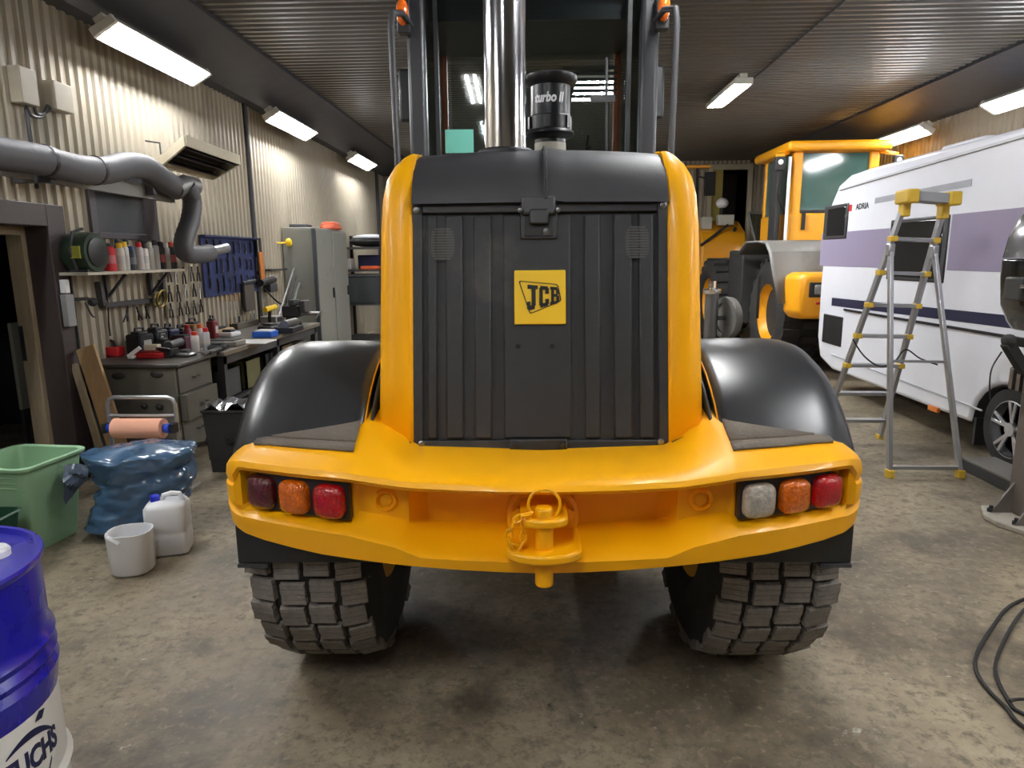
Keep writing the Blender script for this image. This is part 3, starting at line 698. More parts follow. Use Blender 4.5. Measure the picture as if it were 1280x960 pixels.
for k in range(3):
    t = (k + .5) / 3
    a = corners[0].lerp(corners[1], t); c = corners[3].lerp(corners[2], t)
    MB().bar(a + Vector((0, .02, .02)), c + Vector((0, -.02, .02)), .09, .006, (.75, 0, 1)).build('louvre', M('louvre_grey', (70, 68, 70), .4), ht)
for cr in (corners[0], corners[3]):
    MB().tube([cr + Vector((.02, 0, .07)), cr + Vector((.02, 0, .2)), (XL + .04, cr.y, cr.z + .22)], .008, 6).build('bracket', dsteel, ht)
# ---- electrical boxes high on wall
el = thing('junction_box', 'beige electric boxes with loose cables high on the left wall', 'electric box', (XL + .05, 4.9, 2.55))
elm = M('box_beige', (168, 160, 142), .5)
for x, y, w_, h_ in ((30, 108, .16, .24), (74, 122, .2, .2)):
    p = at(x, y, X=XL + .07); box((XL + .02, p.y - w_ / 2, p.z - h_ / 2), (XL + .11, p.y + w_ / 2, p.z + h_ / 2)).build('enclosure', elm, el, bevel=.006)
for a_ in (((32, 125), (38, 143), (52, 146), (60, 132)), ((40, 120), (46, 142), (58, 140), (68, 130))):
    MB().tube(spline([at(x, y, X=XL + .06) for x, y in a_], 6), .012, 6).build('lead', dkgrey, el)
p = at(33, 135, X=XL + .05); MB().cyl((p.x, p.y, 2.1), (p.x, p.y, p.z), .014, n=8).build('conduit', dkgrey, el)
# ---- shelf with spray cans
sh = thing('wall_shelf', 'pale wooden wall shelf carrying spray cans beside the doorway', 'shelf', (XL + .15, 5.65, 1.49))
box((XL + .03, 5.0, 1.485), (XL + .27, 6.42, 1.508)).build('board', M('shelf_board', (196, 188, 170), .6), sh, bevel=.003)
for y in (5.55, 6.2):
    MB().bb((XL + .03, y - .02, 1.27), (XL + .06, y + .02, 1.485)).bar((XL + .05, y, 1.29), (XL + .22, y, 1.48), .02, .02).build('bracket', dkgrey, sh)
def can(y, x, r, h, col, capcol, label, kind='spray_can', grp='cans along the wall shelf', cap=.18, z=1.509):
    t = thing(kind, label, 'spray can' if kind == 'spray_can' else 'bottle', (x, y, z), 0, grp)
    h *= 1.18; r *= 1.06; hb = h * (1 - cap)
    MB().lathe([(r * .92, 0), (r, .004), (r, hb * .93), (r * .8, hb), (r * .3, hb + .001)], (x, y, z), 'Z', 14).build('body', M('can_%d_%d_%d' % col, col, .35), t)
    MB().lathe([(r * .72, hb), (r * .72, h * .98), (r * .6, h), (.001, h)], (x, y, z), 'Z', 12).build('cap', M('can_%d_%d_%d' % capcol, capcol, .4), t)
    b_ = MB().lathe([(r * 1.01, hb * .3), (r * 1.01, hb * .65)], (x, y, z), 'Z', 14, cap=False).build('print_band', M('can_band_%d' % (sum(col) // 90), tuple(min(255, 90 + c_ // 2) for c_ in col), .4), t)
    return t
sy = lambda px: at(px, 322, X=XL + .15).y
can(sy(135.5), XL + .15, .05, .185, (200, 28, 40), (30, 30, 30), 'wide red canister with black cap on the wall shelf', 'canister', cap=.12)
cans = [(149, .032, .19, (214, 208, 192), (235, 190, 40), 'white can with yellow cap, third from shelf left end'), (155, .03, .2, (205, 205, 200), (240, 200, 40), 'white can under the large yellow cap on the wall shelf'),
        (163, .034, .17, (52, 58, 66), (40, 60, 110), 'dark blue grey can in the middle of the wall shelf'), (173, .032, .2, (208, 200, 196), (205, 30, 40), 'white can with red cap in the middle of the wall shelf'),
        (179.5, .031, .19, (225, 220, 214), (30, 30, 30), 'white can with black cap right of the red capped can'), (186.5, .031, .2, (200, 196, 190), (220, 215, 200), 'cream can with cream cap on the wall shelf'),
        (193.5, .031, .22, (196, 196, 196), (60, 60, 62), 'silver can with dark cap on the wall shelf'), (200.5, .031, .21, (62, 64, 66), (40, 40, 42), 'black can near the right end of the wall shelf'),
        (207, .03, .2, (206, 204, 200), (230, 230, 228), 'white can with white cap near the right end of the shelf'), (214, .036, .21, (60, 70, 62), (225, 90, 50), 'dark green bottle with orange cap at the shelf right end')]
for px0, r, hh, c1, c2, lb in cans: can(sy(px0), XL + .16, r, hh, c1, c2, lb)
for px0, c1, lb in ((168, (180, 176, 165), 'pale can in the back row behind the red capped can'), (190, (120, 120, 122), 'grey can in the back row behind the cream can'), (158, (60, 110, 70), 'green can in the back row behind the yellow cap')):
    can(sy(px0) + .03, XL + .07, .03, .22, c1, (40, 40, 40), lb)
# green round reel with a dial at the left end of the shelf
c = at(106, 313, X=XL + .17)
gr = thing('cable_reel', 'dark green round reel with a yellow dial on the left shelf end', 'reel', (c.x, c.y, 1.509))
MB().lathe([(.10, -.09), (.145, -.09), (.15, -.08), (.15, .08), (.145, .09), (.10, .09)], (c.x, c.y, 1.655), 'X', 28).build('drum', M('reel_green', (44, 62, 48), .35), gr)
MB().lathe([(.11, .088), (.11, .1), (.08, .105), (.001, .106)], (c.x, c.y, 1.655), 'X', 24).build('hub_face', M('reel_dark', (34, 36, 36), .4), gr)
MB().box((c.x + .03, c.y - .155, 1.655), (.07, .02, .09)).build('dial', M('dial_yellow_green', (176, 178, 70), .5), gr, label='yellow green dial window')
MB().tube([(c.x, c.y - .12, 1.52), (c.x, c.y - .17, 1.66), (c.x, c.y - .12, 1.80), (c.x, c.y, 1.83)], .012, 6).build('carry_handle', dkgrey, gr)
MB().bb((c.x - .07, c.y - .1, 1.509), (c.x + .07, c.y + .1, 1.53)).build('foot', dkgrey, gr)
# dark U-shaped bracket under the shelf
a = [at(x, y, X=XL + .05) for x, y in ((123, 352), (128, 382), (203, 374), (202, 350))]
b = MB(); b.bar(a[0], a[1], .04, .05, (1, 0, 0)).bar(a[1], a[2], .04, .05, (1, 0, 0)).bar(a[2], a[3], .04, .05, (1, 0, 0))
tag(b.build('wall_rack', dkgrey), 'dark U shaped rack fixed under the wall shelf', 'rack')
cc = at(196, 374, X=XL + .09)
co = thing('wire_coil', 'coil of brass coloured wire hanging under the wall shelf', 'coil', (cc.x, cc.y, cc.z - .09))
rnd = random.Random(4)
for k in range(6):
    r = .05 + .008 * k; ph = rnd.uniform(-.4, .4)
    MB().tube([(cc.x + .006 * k - .015 + .02 * math.sin(t + ph), cc.y + (.06 if k > 3 else 0) + r * math.cos(t), cc.z + r * .9 * math.sin(t)) for t in [2 * math.pi * q / 20 for q in range(20)]], .007, 5, True).build('winding', M('brass_wire', (128, 112, 52), .4, metal=.5), co)
for k, (x, y0, y1, dx) in enumerate(((160, 383, 402, -3), (171, 384, 400, 5), (182, 383, 398, 3))):
    p0, p1 = at(x, y0, X=XL + .07), at(x + dx, y1, X=XL + .05)
    t = thing('pliers', ('leftmost', 'middle', 'rightmost')[k] + ' dark pliers hanging open from the U shaped rack', 'pliers', p1, 0, 'pliers hanging below the wall shelf')
    for s in (-1, 1): MB().tube([p0 + Vector((0, s * .004, 0)), p0.lerp(p1, .35) + Vector((0, -s * .006, 0)), p1 + Vector((0, s * .03, 0))], .008, 6).build('handle', dsteel, t)
# switch boxes by the doorway
t = thing('switch_box', 'grey switch box on the wall between doorway and desk', 'switch', (XL + .06, 5.2, 1.1))
for x, y, w_, h_, mm in ((78, 358, .05, .1, wht), (83, 388, .09, .24, M('switch_grey', (150, 150, 148), .5))):
    p = at(x, y, X=XL + .06); box((XL + .055, p.y - w_ / 2, p.z - h_ / 2), (XL + .1, p.y + w_ / 2, p.z + h_ / 2)).build('cover', mm, t, bevel=.005)
p = at(94, 390, X=XL + .06); MB().cyl((p.x, p.y, .9), (p.x, p.y, 1.48), .009, n=6).build('conduit', dkgrey, t)
p = at(112, 378, X=XL + .1)
t = thing('wall_hook', 'rusty hook with black tackle on the wall under the reel', 'hook', p)
MB().tube([p + Vector((-.07, -.1, .03)), p + Vector((0, -.02, .03)), p + Vector((.02, .05, .01))], .012, 6).build('arm', dsteel, t)
MB().sphere(p + Vector((.0, .04, 0)), (.03, .05, .035), 8, 6).build('tackle', rub, t)
MB().tube(spline([p + Vector((0, -.05, 0)), p + Vector((.02, -.02, -.1)), p + Vector((0, .05, -.12))], 5), .007, 5).build('chain', dsteel, t)
tag(MB().tube(spline([at(x, y, X=XL + .06) for x, y in ((131, 345), (135, 380), (136, 405), (138, 420))], 5), .007, 6).build('power_lead', rub), 'black lead hanging from the wall shelf to the desk', 'cable')
# ---- blue tool board and tools
tb_ = thing('tool_board', 'blue steel tool board on the left wall', 'tool board', (XL + .05, 7.35, 1.2))
ty0, ty1 = at(252, 300, X=XL + .06).y, at(322, 300, X=XL + .06).y
box((XL + .03, ty0, 1.19), (XL + .05, ty1, 1.84)).build('panel', M('board_blue', (46, 56, 98), .45, dirt=(44, 46, 58), dscale=7, dth=.5), tb_)
box((XL + .03, ty0, 1.83), (XL + .10, ty1, 1.85)).build('top_lip', M('board_blue', (46, 56, 98), .45), tb_)
def wrench(p, ln, mat=steel, kind=0, name='spanner', label='', grp=''):
    b = MB(); x = p.x
    if kind == 0:
        b.bar((x, p.y, p.z), (x, p.y, p.z - ln), .012, .018, (1, 0, 0)).lathe([(.018, -.005), (.018, .005)], (x, p.y, p.z), 'X', 8).lathe([(.02, -.005), (.02, .005)], (x, p.y, p.z - ln), 'X', 8)
        o = b.build(name, mat); return tag(o, label, 'tool', grp)
    t = thing(name, label, 'tool', (x, p.y, p.z - ln), 0, grp)
    if kind == 1:      # screwdriver
        MB().cyl((x, p.y, p.z), (x, p.y, p.z - ln * .45), .014, .011, 8).build('handle', mat, t)
        MB().cyl((x, p.y, p.z - ln * .45), (x, p.y, p.z - ln), .004, n=6).build('shaft', steel, t)
    elif kind == 2:    # pliers
        for s in (-1, 1): MB().tube([(x, p.y + s * .03, p.z - ln), (x, p.y + s * .02, p.z - ln * .5), (x, p.y - s * .006, p.z - ln * .25), (x, p.y + s * .004, p.z)], .009, 6).build('handle', mat, t)
    else:              # hammer
        MB().cyl((x, p.y, p.z), (x, p.y, p.z - ln), .012, n=8).build('handle', wood, t)
        MB().box((x, p.y, p.z), (.035, .11, .035)).build('head', mat, t, bevel=.006)
    return t
rnd = random.Random(11)
G = 'spanners in rows on the blue tool board'
for r_ in range(3):
    for k in range(9):
        yy = ty0 + .1 + (ty1 - ty0 - .2) * k / 8 + rnd.uniform(-.02, .02)
        wrench(Vector((XL + .07, yy, 1.78 - r_ * .2 + rnd.uniform(-.02, .02))), rnd.uniform(.09, .16), rnd.choice([steel, dsteel, dsteel]), 0, 'spanner', 'steel spanner hanging in the rows on the blue tool board', G)
G = 'screwdrivers hanging under the blue tool board'
for k in range(8):
    yy = ty0 + .3 + .12 * k
    wrench(Vector((XL + .07, yy, 1.2)), rnd.uniform(.16, .24), rnd.choice([M('handle_grey', (150, 145, 135), .5), dkgrey, wood]), 1, 'screwdriver', 'screwdriver hanging along the bottom edge of the blue board', G)
G = 'pliers hanging left of the blue tool board'
y0_, y1_ = at(212, 370, X=XL + .06).y, at(250, 370, X=XL + .06).y
box((XL + .03, y0_ - .05, 1.05), (XL + .045, y1_ + .05, 1.52)).build('side_panel', M('board_tan', (150, 140, 118), .7), tb_)
for r_ in range(3):
    for k in range(5):
        yy = y0_ + (y1_ - y0_) * k / 4 + rnd.uniform(-.02, .02)
        wrench(Vector((XL + .07, yy, 1.52 - r_ * .17)), rnd.uniform(.13, .17), rnd.choice([dsteel, rub, steel]), 2, 'pliers', 'pliers hanging close packed on the panel beside the blue board', G)
p = at(326, 320, X=XL + .12)
t = thing('hand_saw', 'orange handled long tool hanging right of the blue board', 'tool', (p.x, p.y, p.z - .3))
MB().bb((p.x - .012, p.y - .06, p.z - .3), (p.x + .012, p.y + .06, p.z + .05)).build('grip', M('saw_orange', (186, 112, 52), .5), t, bevel=.006)
MB().bb((p.x - .004, p.y - .035, p.z + .05), (p.x + .004, p.y + .035, p.z + .22)).build('blade', dsteel, t)
p = at(312, 372, X=XL + .1)
t = thing('clamp', 'dark sheet metal clamp hanging below the right of the blue board', 'clamp', (p.x, p.y, p.z - .16))
MB().bb((p.x - .03, p.y - .14, p.z - .16), (p.x + .01, p.y + .14, p.z + .16)).build('body', M('clamp_brown', (72, 66, 60), .6), t, bevel=.01)
MB().cyl((p.x, p.y - .16, p.z + .18), (p.x, p.y + .2, p.z + .2), .02).build('jaw', steel, t)
p = at(333, 350, X=XL + .12)
t = thing('grease_gun', 'black grease gun with hose hanging right of the tool board', 'grease gun', (p.x, p.y, p.z - .3))
MB().cyl(p + Vector((0, -.2, -.03)), p + Vector((0, .25, 0)), .045, n=12).build('barrel', rub, t)
MB().bb(p + Vector((-.05, 0, -.16)), p + Vector((.05, .24, -.05))).build('body', dkgrey, t, bevel=.01)
MB().tube(spline([p + Vector((0, -.1, -.1)), p + Vector((.1, .05, -.28)), p + Vector((.12, .3, -.36))], 6), .012, 6).build('hose', rub, t)
p = at(344, 337, X=XL + .06)
tag(MB().bb((p.x - .02, p.y - .3, p.z - .012), (p.x + .06, p.y + .3, p.z + .012)).build('wall_bar', dkgrey), 'dark horizontal bar fixed on the wall left of the grey locker', 'bar')
# ---- steel desk with drawers
dx0, dx1, dy0, dy1 = -3.53, -2.80, 5.12, 5.72
dk = thing('steel_desk', 'worn dark grey steel desk with three drawers by the left wall', 'desk', ((dx0 + dx1) / 2, (dy0 + dy1) / 2, 0))
b = MB().bb((dx0, dy0, .10), (dx1 - .02, dy0 + .03, .77)).bb((dx0, dy1 - .03, .10), (dx1 - .02, dy1, .77)).bb((dx0, dy0, .1), (dx0 + .03, dy1, .77)).bb((dx0, dy0, .1), (dx1 - .02, dy1, .13))
b.build('carcass', desksteel, dk)
box((dx0 - .03, dy0 - .03, .77), (dx1 + .03, dy1 + .03, .80)).build('desk_top', M('desk_top_dark', (64, 60, 54), .45), dk, bevel=.008)
for z0, z1, o_ in ((.55, .755, 0), (.33, .545, .05), (.12, .325, .0)):
    dd = box((dx1 - .3, dy0 + .04, z0), (dx1 - .01 + o_, dy1 - .04, z1)).build('drawer', desksteel, dk, bevel=.004)
    MB().tube([(dx1 - .01 + o_, dy0 + .25, (z0 + z1) / 2), (dx1 + .015 + o_, dy0 + .25, (z0 + z1) / 2), (dx1 + .015 + o_, dy0 + .34, (z0 + z1) / 2), (dx1 - .01 + o_, dy0 + .34, (z0 + z1) / 2)], .006, 6).build('drawer_handle', steel, dd)
for q in ((148, 470), (196, 468)):
    p = at(*q, Y=dy0); MB().sphere((p.x, dy0, p.z), (.055, .012, .03), 10, 6).build('dent_knob', M('dark_spot', (44, 42, 38), .6), dk)
for q in ((180, 508), (199, 509)):
    p = at(*q, Y=dy0 - .01); MB().sphere((p.x, dy0 - .005, p.z), (.028, .02, .025), 10, 6).build('knob', dsteel, dk)
for x in (dx0 + .05, dx1 - .07):
    for y in (dy0 + .05, dy1 - .05): box((x - .02, y - .02, 0), (x + .02, y + .02, .1)).build('foot', dkgrey, dk)
# ---- long workbench
wb = thing('workbench', 'long cluttered workbench with dark steel frame along the left wall', 'workbench', (-3.15, 7.1, 0))
box((-3.53, 5.78, .76), (-2.72, 8.45, .80)).build('bench_top', M('bench_top_metal', (120, 114, 104), .4, metal=.3, dirt=(70, 64, 56), dscale=3), wb, bevel=.004)
for y in (5.85, 7.1, 8.35):
    for x in (-3.45, -2.78): box((x - .03, y - .03, 0), (x + .03, y + .03, .76)).build('leg', dkgrey, wb)
box((-3.5, 5.85, .30), (-2.8, 8.4, .33)).build('lower_shelf', dkgrey, wb)
box((-2.80, 5.82, .68), (-2.75, 8.42, .76)).build('front_rail', dkgrey, wb)
rnd = random.Random(5)
bins_ = [('dark grey crate on the lower bench shelf, nearest the desk', (60, 60, 62)), ('olive crate on the lower bench shelf, second from the desk', (96, 92, 58)), ('black crate on the lower bench shelf, third from the desk', (34, 34, 36)), ('brown box on the lower bench shelf, fourth from the desk', (112, 92, 62)), ('grey box at the far end of the lower bench shelf', (100, 98, 94))]
for i, (lb, cl) in enumerate(bins_):
    y = 5.98 + i * .48; hh = rnd.uniform(.2, .3)
    b = MB().bb((-3.2, y, .331), (-2.84, y + .36, .34)).bb((-3.2, y, .331), (-3.18, y + .36, .33 + hh)).bb((-2.86, y, .331), (-2.84, y + .36, .33 + hh)).bb((-3.2, y, .331), (-2.84, y + .02, .33 + hh)).bb((-3.2, y + .34, .331), (-2.84, y + .36, .33 + hh))
    t = thing('crate', lb, 'box', (-3.02, y + .18, .331), 0, 'crates under the workbench'); b.build('shell', M('crate_%d' % i, cl, .6), t)
    MB().bb((-3.17, y + .03, .345), (-2.87, y + .33, .33 + hh * .7)).build('contents', M('scrap_dark', (50, 46, 42), .8, var=.5, scale=30), t, bevel=.03)
# ---- things lying on the desk and bench
def on(x, y, z=.80): p = at(x, y, Z=z); return p
def blockitem(name, label, cat, x, y, dims, mat, z=.801, rz=0, bevel=.008, lid=None):
    p = on(x, y)
    t = thing(name, label, cat, (p.x, p.y, z), rz)
    b = MB().bb((-dims[0] / 2, -dims[1] / 2, 0), (dims[0] / 2, dims[1] / 2, dims[2])); b.build('body', mat, t, local=True, bevel=bevel)
    if lid: MB().bb((-dims[0] * .4, -dims[1] * .4, dims[2]), (dims[0] * .4, dims[1] * .4, dims[2] + .012)).build('lid', lid, t, local=True, bevel=.004)
    return t
t = blockitem('tool_case', 'red tool case with black handle at the left corner of the desk', 'case', 137, 445, (.22, .1, .08), red)
MB().tube([(-.06, 0, .07), (-.05, 0, .12), (0, 0, .14), (.05, 0, .12), (.06, 0, .07)], .012, 8).build('handle', rub, t, local=True)
blockitem('tool_tray', 'bright red shallow tray on the front of the desk', 'tray', 192, 447, (.22, .13, .045), red, lid=M('tray_inside', (160, 24, 30), .5))
blockitem('paper_box', 'cream paper box standing on the bright red tray', 'box', 192, 446.5, (.12, .06, .05), M('cream_paper', (222, 214, 190), .7), z=.858)
blockitem('rag', 'reddish brown rag between red case and white spray nozzle on desk', 'cloth', 158, 437, (.12, .1, .06), M('rag_red', (110, 60, 55), .9), bevel=.018)
t = blockitem('spray_gun', 'white plastic spray gun lying on the desk', 'spray gun', 165, 449, (.05, .05, .03), wht)
MB().bar((-.03, 0, .02), (.06, .03, .09), .03, .03).build('barrel', wht, t, local=True)
t = blockitem('power_drill', 'black cordless drill lying behind the red tray on the desk', 'drill', 175, 437, (.12, .1, .07), rub)
MB().cyl((0, -.12, .09), (0, .12, .09), .035, n=12).build('motor', dkgrey, t, local=True); MB().cyl((0, -.2, .09), (0, -.12, .09), .018, n=10).build('chuck', steel, t, local=True)
t = blockitem('angle_grinder', 'black angle grinder with silver head on the middle of the desk', 'grinder', 212, 446, (.10, .14, .07), rub)
MB().cyl((0, .0, .09), (0, .2, .1), .035, n=12).build('body_grip', dkgrey, t, local=True); MB().lathe([(.06, 0), (.06, .006)], (0, -.08, .07), (0, .4, 1), 16).build('disc', steel, t, local=True)
t = blockitem('battery_charger', 'dark purple battery charger at the back of the desk', 'charger', 228, 437, (.15, .14, .12), M('charger_purple', (86, 40, 56), .5), lid=rub)
for (x, y, r, hh, c1, c2, lb) in ((236, 433, .03, .17, (150, 50, 70), (190, 60, 60), 'dull red spray can at the left of the bench cans'), (245, 440, .032, .15, (196, 190, 186), (210, 60, 40), 'white spray can with red cap at the front of the bench'),
                                 (252, 434, .03, .18, (215, 210, 205), (220, 110, 50), 'white spray can with orange cap on the bench'), (259, 438, .03, .17, (190, 190, 196), (200, 50, 50), 'silver spray can with red cap at the right of the bench cans'), (240, 424, .03, .16, (205, 160, 130), (190, 80, 60), 'peach coloured spray can at the back of the bench')):
    p = on(x, y); can(p.y, p.x, r, hh, c1, c2, lb, grp='spray cans on the bench', z=.801)
t = blockitem('tray', 'light metal parts tray on the bench beside the spray cans', 'tray', 282, 432, (.3, .22, .05), M('tray_metal', (150, 146, 136), .35, metal=.5), lid=M('oily_parts', (60, 58, 54), .5))
blockitem('paper_sheet', 'white papers lying on the middle of the workbench', 'paper', 312, 428, (.42, .3, .012), M('paper_white', (226, 224, 218), .8), bevel=.002)
blockitem('tissue_box', 'blue and white tissue box lying on the workbench', 'box', 332, 421, (.2, .2, .06), M('tissue_blue', (32, 96, 196), .5), lid=wht)
t = blockitem('cable_drill', 'dark pipe wrench lying on the front edge of the workbench', 'wrench', 268, 441, (.05, .22, .03), dsteel)
MB().bar((0, -.2, .02), (0, .2, .03), .03, .02).build('shaft', steel, t, local=True)
t = blockitem('parts_pile', 'grey machine casting at the far front edge of the workbench', 'machine part', 362, 415, (.2, .35, .06), dsteel)
MB().cyl((0, -.15, .09), (0, .2, .09), .05, n=12).build('shaft', steel, t, local=True)
t = blockitem('storage_rack', 'small dark rack of bits at the back of the bench below the board', 'rack', 306, 409, (.1, .6, .07), M('rack_brown', (78, 70, 60), .7))
for k in range(7): MB().cyl((.0, -.35 + k * .11, .07), (0, -.35 + k * .11, .14), .012, n=6).build('bit', rnd.choice([steel, dsteel, wood]), t, local=True)
junk = [('black battery pack at the back of the desk by the wall', 'battery', -3.28, 5.83, (.10, .11, .10), dkgrey), ('black plastic tool chest at the back of the desk under the pliers', 'toolbox', -3.41, 5.70, (.15, .17, .17), rub),
        ('grey machine head standing behind the tool chest on the bench', 'machine part', -3.41, 5.95, (.14, .16, .18), dsteel), ('dark blue case at the back of the bench beside the machine head', 'case', -3.41, 6.16, (.14, .17, .16), navy),
        ('black socket case at the back of the bench, right of the blue case', 'case', -3.40, 6.36, (.16, .2, .13), rub), ('brown cardboard box at the back of the bench under the pliers panel', 'box', -3.40, 6.60, (.14, .2, .17), M('cardboard', (150, 118, 84), .8)),
        ('dark red oil can standing behind the spray cans', 'can', -3.30, 6.80, (.09, .09, .18), M('dark_red_can', (120, 36, 44), .45)), ('silver steel block lying on the desk right of the red tray', 'steel part', -2.92, 5.52, (.12, .14, .035), steel),
        ('white cleaning cloth lying behind the metal parts tray', 'cloth', -3.2, 6.95, (.16, .2, .05), wht), ('black cable bundle at the front of the bench by the parts tray', 'cable', -2.84, 5.93, (.14, .2, .045), rub),
        ('tan wooden block at the back of the bench near the blue board', 'wood block', -3.40, 7.1, (.12, .5, .06), wood), ('dark steel gear lying behind the blue tissue box', 'machine part', -2.98, 7.5, (.18, .24, .06), dsteel), ('orange plastic cap at the far front bench edge', 'cap', -2.84, 7.72, (.1, .12, .05), orange)]
for lb, ct_, x, y, d_, mm in junk:
    t = thing(ct_.replace(' ', '_'), lb, ct_, (x, y, .801), R(17 * len(lb) % 24 - 12))
    MB().bb((-d_[0] / 2, -d_[1] / 2, 0), (d_[0] / 2, d_[1] / 2, d_[2])).build('body', mm, t, local=True, bevel=.018)
    tp = dkgrey if mm is not dkgrey else steel
    if d_[2] > .09:
        MB().bb((-d_[0] * .3, -d_[1] * .3, d_[2]), (d_[0] * .3, d_[1] * .3, d_[2] + .02)).build('lid', tp, t, local=True, bevel=.006)
        MB().tube([(0, -d_[1] * .3, d_[2] + .015), (0, -d_[1] * .25, d_[2] + .05), (0, d_[1] * .25, d_[2] + .05), (0, d_[1] * .3, d_[2] + .015)], .01, 6).build('handle', tp, t, local=True)
        MB().bb((d_[0] * .5 - .004, -d_[1] * .25, d_[2] * .3), (d_[0] * .5 + .004, d_[1] * .25, d_[2] * .7)).build('label_plate', M('label_pale', (190, 186, 176), .6), t, local=True)
    else:
        MB().bb((-d_[0] * .3, -d_[1] * .28, d_[2]), (d_[0] * .3, d_[1] * .25, d_[2] + .025)).build('top_piece', tp, t, local=True, bevel=.008)
# bench grinder / small machine, hand lamp
p = on(340, 405)
t = thing('bench_scale', 'small grey box with dark display standing at the back of the bench', 'instrument', (p.x, p.y, .801))
MB().bb((-.1, -.12, 0), (.1, .12, .10)).build('body', M('instrument_grey', (140, 138, 134), .5), t, local=True, bevel=.01)
MB().bb((.098, -.08, .03), (.104, .08, .085)).build('display', rub, t, local=True)
# vice
p = Vector((-2.95, 8.1, .80))
v = thing('bench_vice', 'large black bench vice on the far end of the workbench', 'vice', p)
MB().lathe([(.12, .001), (.12, .03), (.07, .06), (.07, .11)], (0, 0, 0), 'Z', 16).build('base', dsteel, v, local=True)
MB().bb((-.09, -.08, .10), (.12, .08, .24)).build('body', dsteel, v, local=True, bevel=.02)
MB().bb((.13, -.09, .16), (.2, .09, .30)).build('front_jaw', dkgrey, v, local=True, bevel=.012)
MB().bb((.0, -.09, .24), (.08, .09, .31)).build('rear_jaw', dkgrey, v, local=True, bevel=.012)
MB().cyl((.1, 0, .14), (.36, 0, .14), .025, n=12).build('screw', steel, v, local=True)
MB().cyl((.34, -.14, .1), (.34, .14, .18), .01, n=8).build('handle', steel, v, local=True)
p = on(372, 401)
t = thing('work_light', 'yellow hand lamp with cable on the bench beside the vice', 'lamp', (-3.2, 8.05, .801))
MB().cyl((0, -.12, .2), (.04, .10, .22), .032, n=12).build('head', ylw2, t, local=True)
MB().tube([(0, 0, .0), (0, 0, .1), (.01, 0, .2)], .02, 8).build('stand', rub, t, local=True)
for k, (x0, x1, mm, lb) in enumerate(((362, 372, steel, 'steel pry bar leaning between bench and grey locker'), (356, 366, rub, 'black rod leaning between bench and grey locker'), (350, 353, M('green_grey', (96, 104, 100), .5), 'pale rod standing against the left locker edge'))):
    tag(MB().cyl(Vector((-3.2 + .05 * k, 8.26 + .06 * k, .82)), Vector((-3.38 + .03 * k, 9.5, 1.45 - .1 * k)), .016, n=8).build('rod', mm), lb, 'rod')
# ---- grey locker
lk = thing('steel_locker', 'tall grey two door steel locker behind the workbench', 'locker', (-3.3, 10.4, 0))
box((-3.56, 9.62, .05), (-3.12, 11.25, 2.02)).build('body', greysteel, lk, bevel=.01)
for y0, y1 in ((9.65, 10.42), (10.46, 11.22)):
    d_ = box((-3.12, y0, .1), (-3.095, y1, 1.99)).build('door', greysteel, lk, bevel=.006)
    MB().bb((-3.095, y1 - .1, 1.0), (-3.07, y1 - .06, 1.15)).build('handle', dsteel, d_)
box((-3.135, 9.595, .06), (-3.085, 9.64, 2.0)).build('corner_strip', M('locker_dark', (58, 62, 66), .5), lk)
box((-3.54, 9.64, 0), (-3.14, 11.2, .05)).build('plinth', dkgrey, lk)
t = thing('orange_strap', 'coiled orange strap lying on top of the grey locker', 'strap', (-3.15, 10.6, 2.021))
for k in range(3): MB().tube([(.12 * math.cos(a) * (1 - .1 * k), .3 * math.sin(a) * (1 - .1 * k), .025 + .03 * k) for a in [2 * math.pi * q / 18 for q in range(18)]], .025, 6, True).build('coil', M('strap_orange', (196, 92, 62), .6), t, local=True)
tag(MB().bb((-3.5, 9.75, 2.021), (-3.25, 10.0, 2.07)).build('locker_box', dkgrey, bevel=.01), 'small dark box on the near corner of the locker top', 'box')
p = at(360, 303, X=-3.45); tag(MB().sphere((p.x, 9.56, p.z), (.05, .04, .06), 8, 6).tube([(p.x, 9.56, p.z), (p.x - .1, 9.5, p.z - .01), (p.x - .13, 9.45, p.z)], .012, 6).build('hook_lamp', ylw2), 'small orange yellow lamp hung on the locker side', 'lamp')
# ---- open shelving
rk = thing('storage_shelving', 'dark open steel shelving with bins beyond the grey locker', 'shelving', (-3.1, 12.6, 0))
for x in (-3.5, -2.75):
    for y in (12.2, 13.0): box((x - .025, y - .025, 0), (x + .025, y + .025, 2.0)).build('post', rub, rk)
for z in (.12, .75, 1.35, 1.75): box((-3.52, 12.18, z), (-2.73, 13.02, z + .03)).build('shelf', dkgrey, rk)
t = thing('storage_bin', 'large dark grey plastic bin standing in the shelving', 'bin', (-3.08, 12.5, .78))
MB().bb((-.32, -.28, .0), (.32, .28, .48)).build('tub', M('bin_dark', (58, 61, 63), .5), t, local=True, bevel=.02)
MB().bb((-.34, -.3, .48), (.34, .3, .52)).build('rim', M('bin_rim', (78, 80, 82), .5), t, local=True, bevel=.008)
def sit(name, lb, cat, x, y, z, d, mat):
    return tag(MB().bb((x - d[0] / 2, y - d[1] / 2, z), (x + d[0] / 2, y + d[1] / 2, z + d[2])).build(name, mat, bevel=.02), lb, cat)
sit('tray', 'orange red tray on the middle shelf of the dark shelving', 'tray', -2.95, 12.4, 1.381, (.4, .36, .07), M('tray_orange', (196, 84, 40), .5))
sit('storage_box', 'dark blue box on the middle shelf behind the orange tray', 'box', -3.05, 12.8, 1.381, (.5, .3, .26), navy)
sit('storage_box', 'pale box at the left of the middle shelf', 'box', -3.4, 12.4, 1.381, (.16, .3, .2), M('pale_box', (150, 148, 140), .6))
t = thing('duffel_bag', 'black bag with a white top lying on top of the shelving', 'bag', (-3.05, 12.6, 1.781))
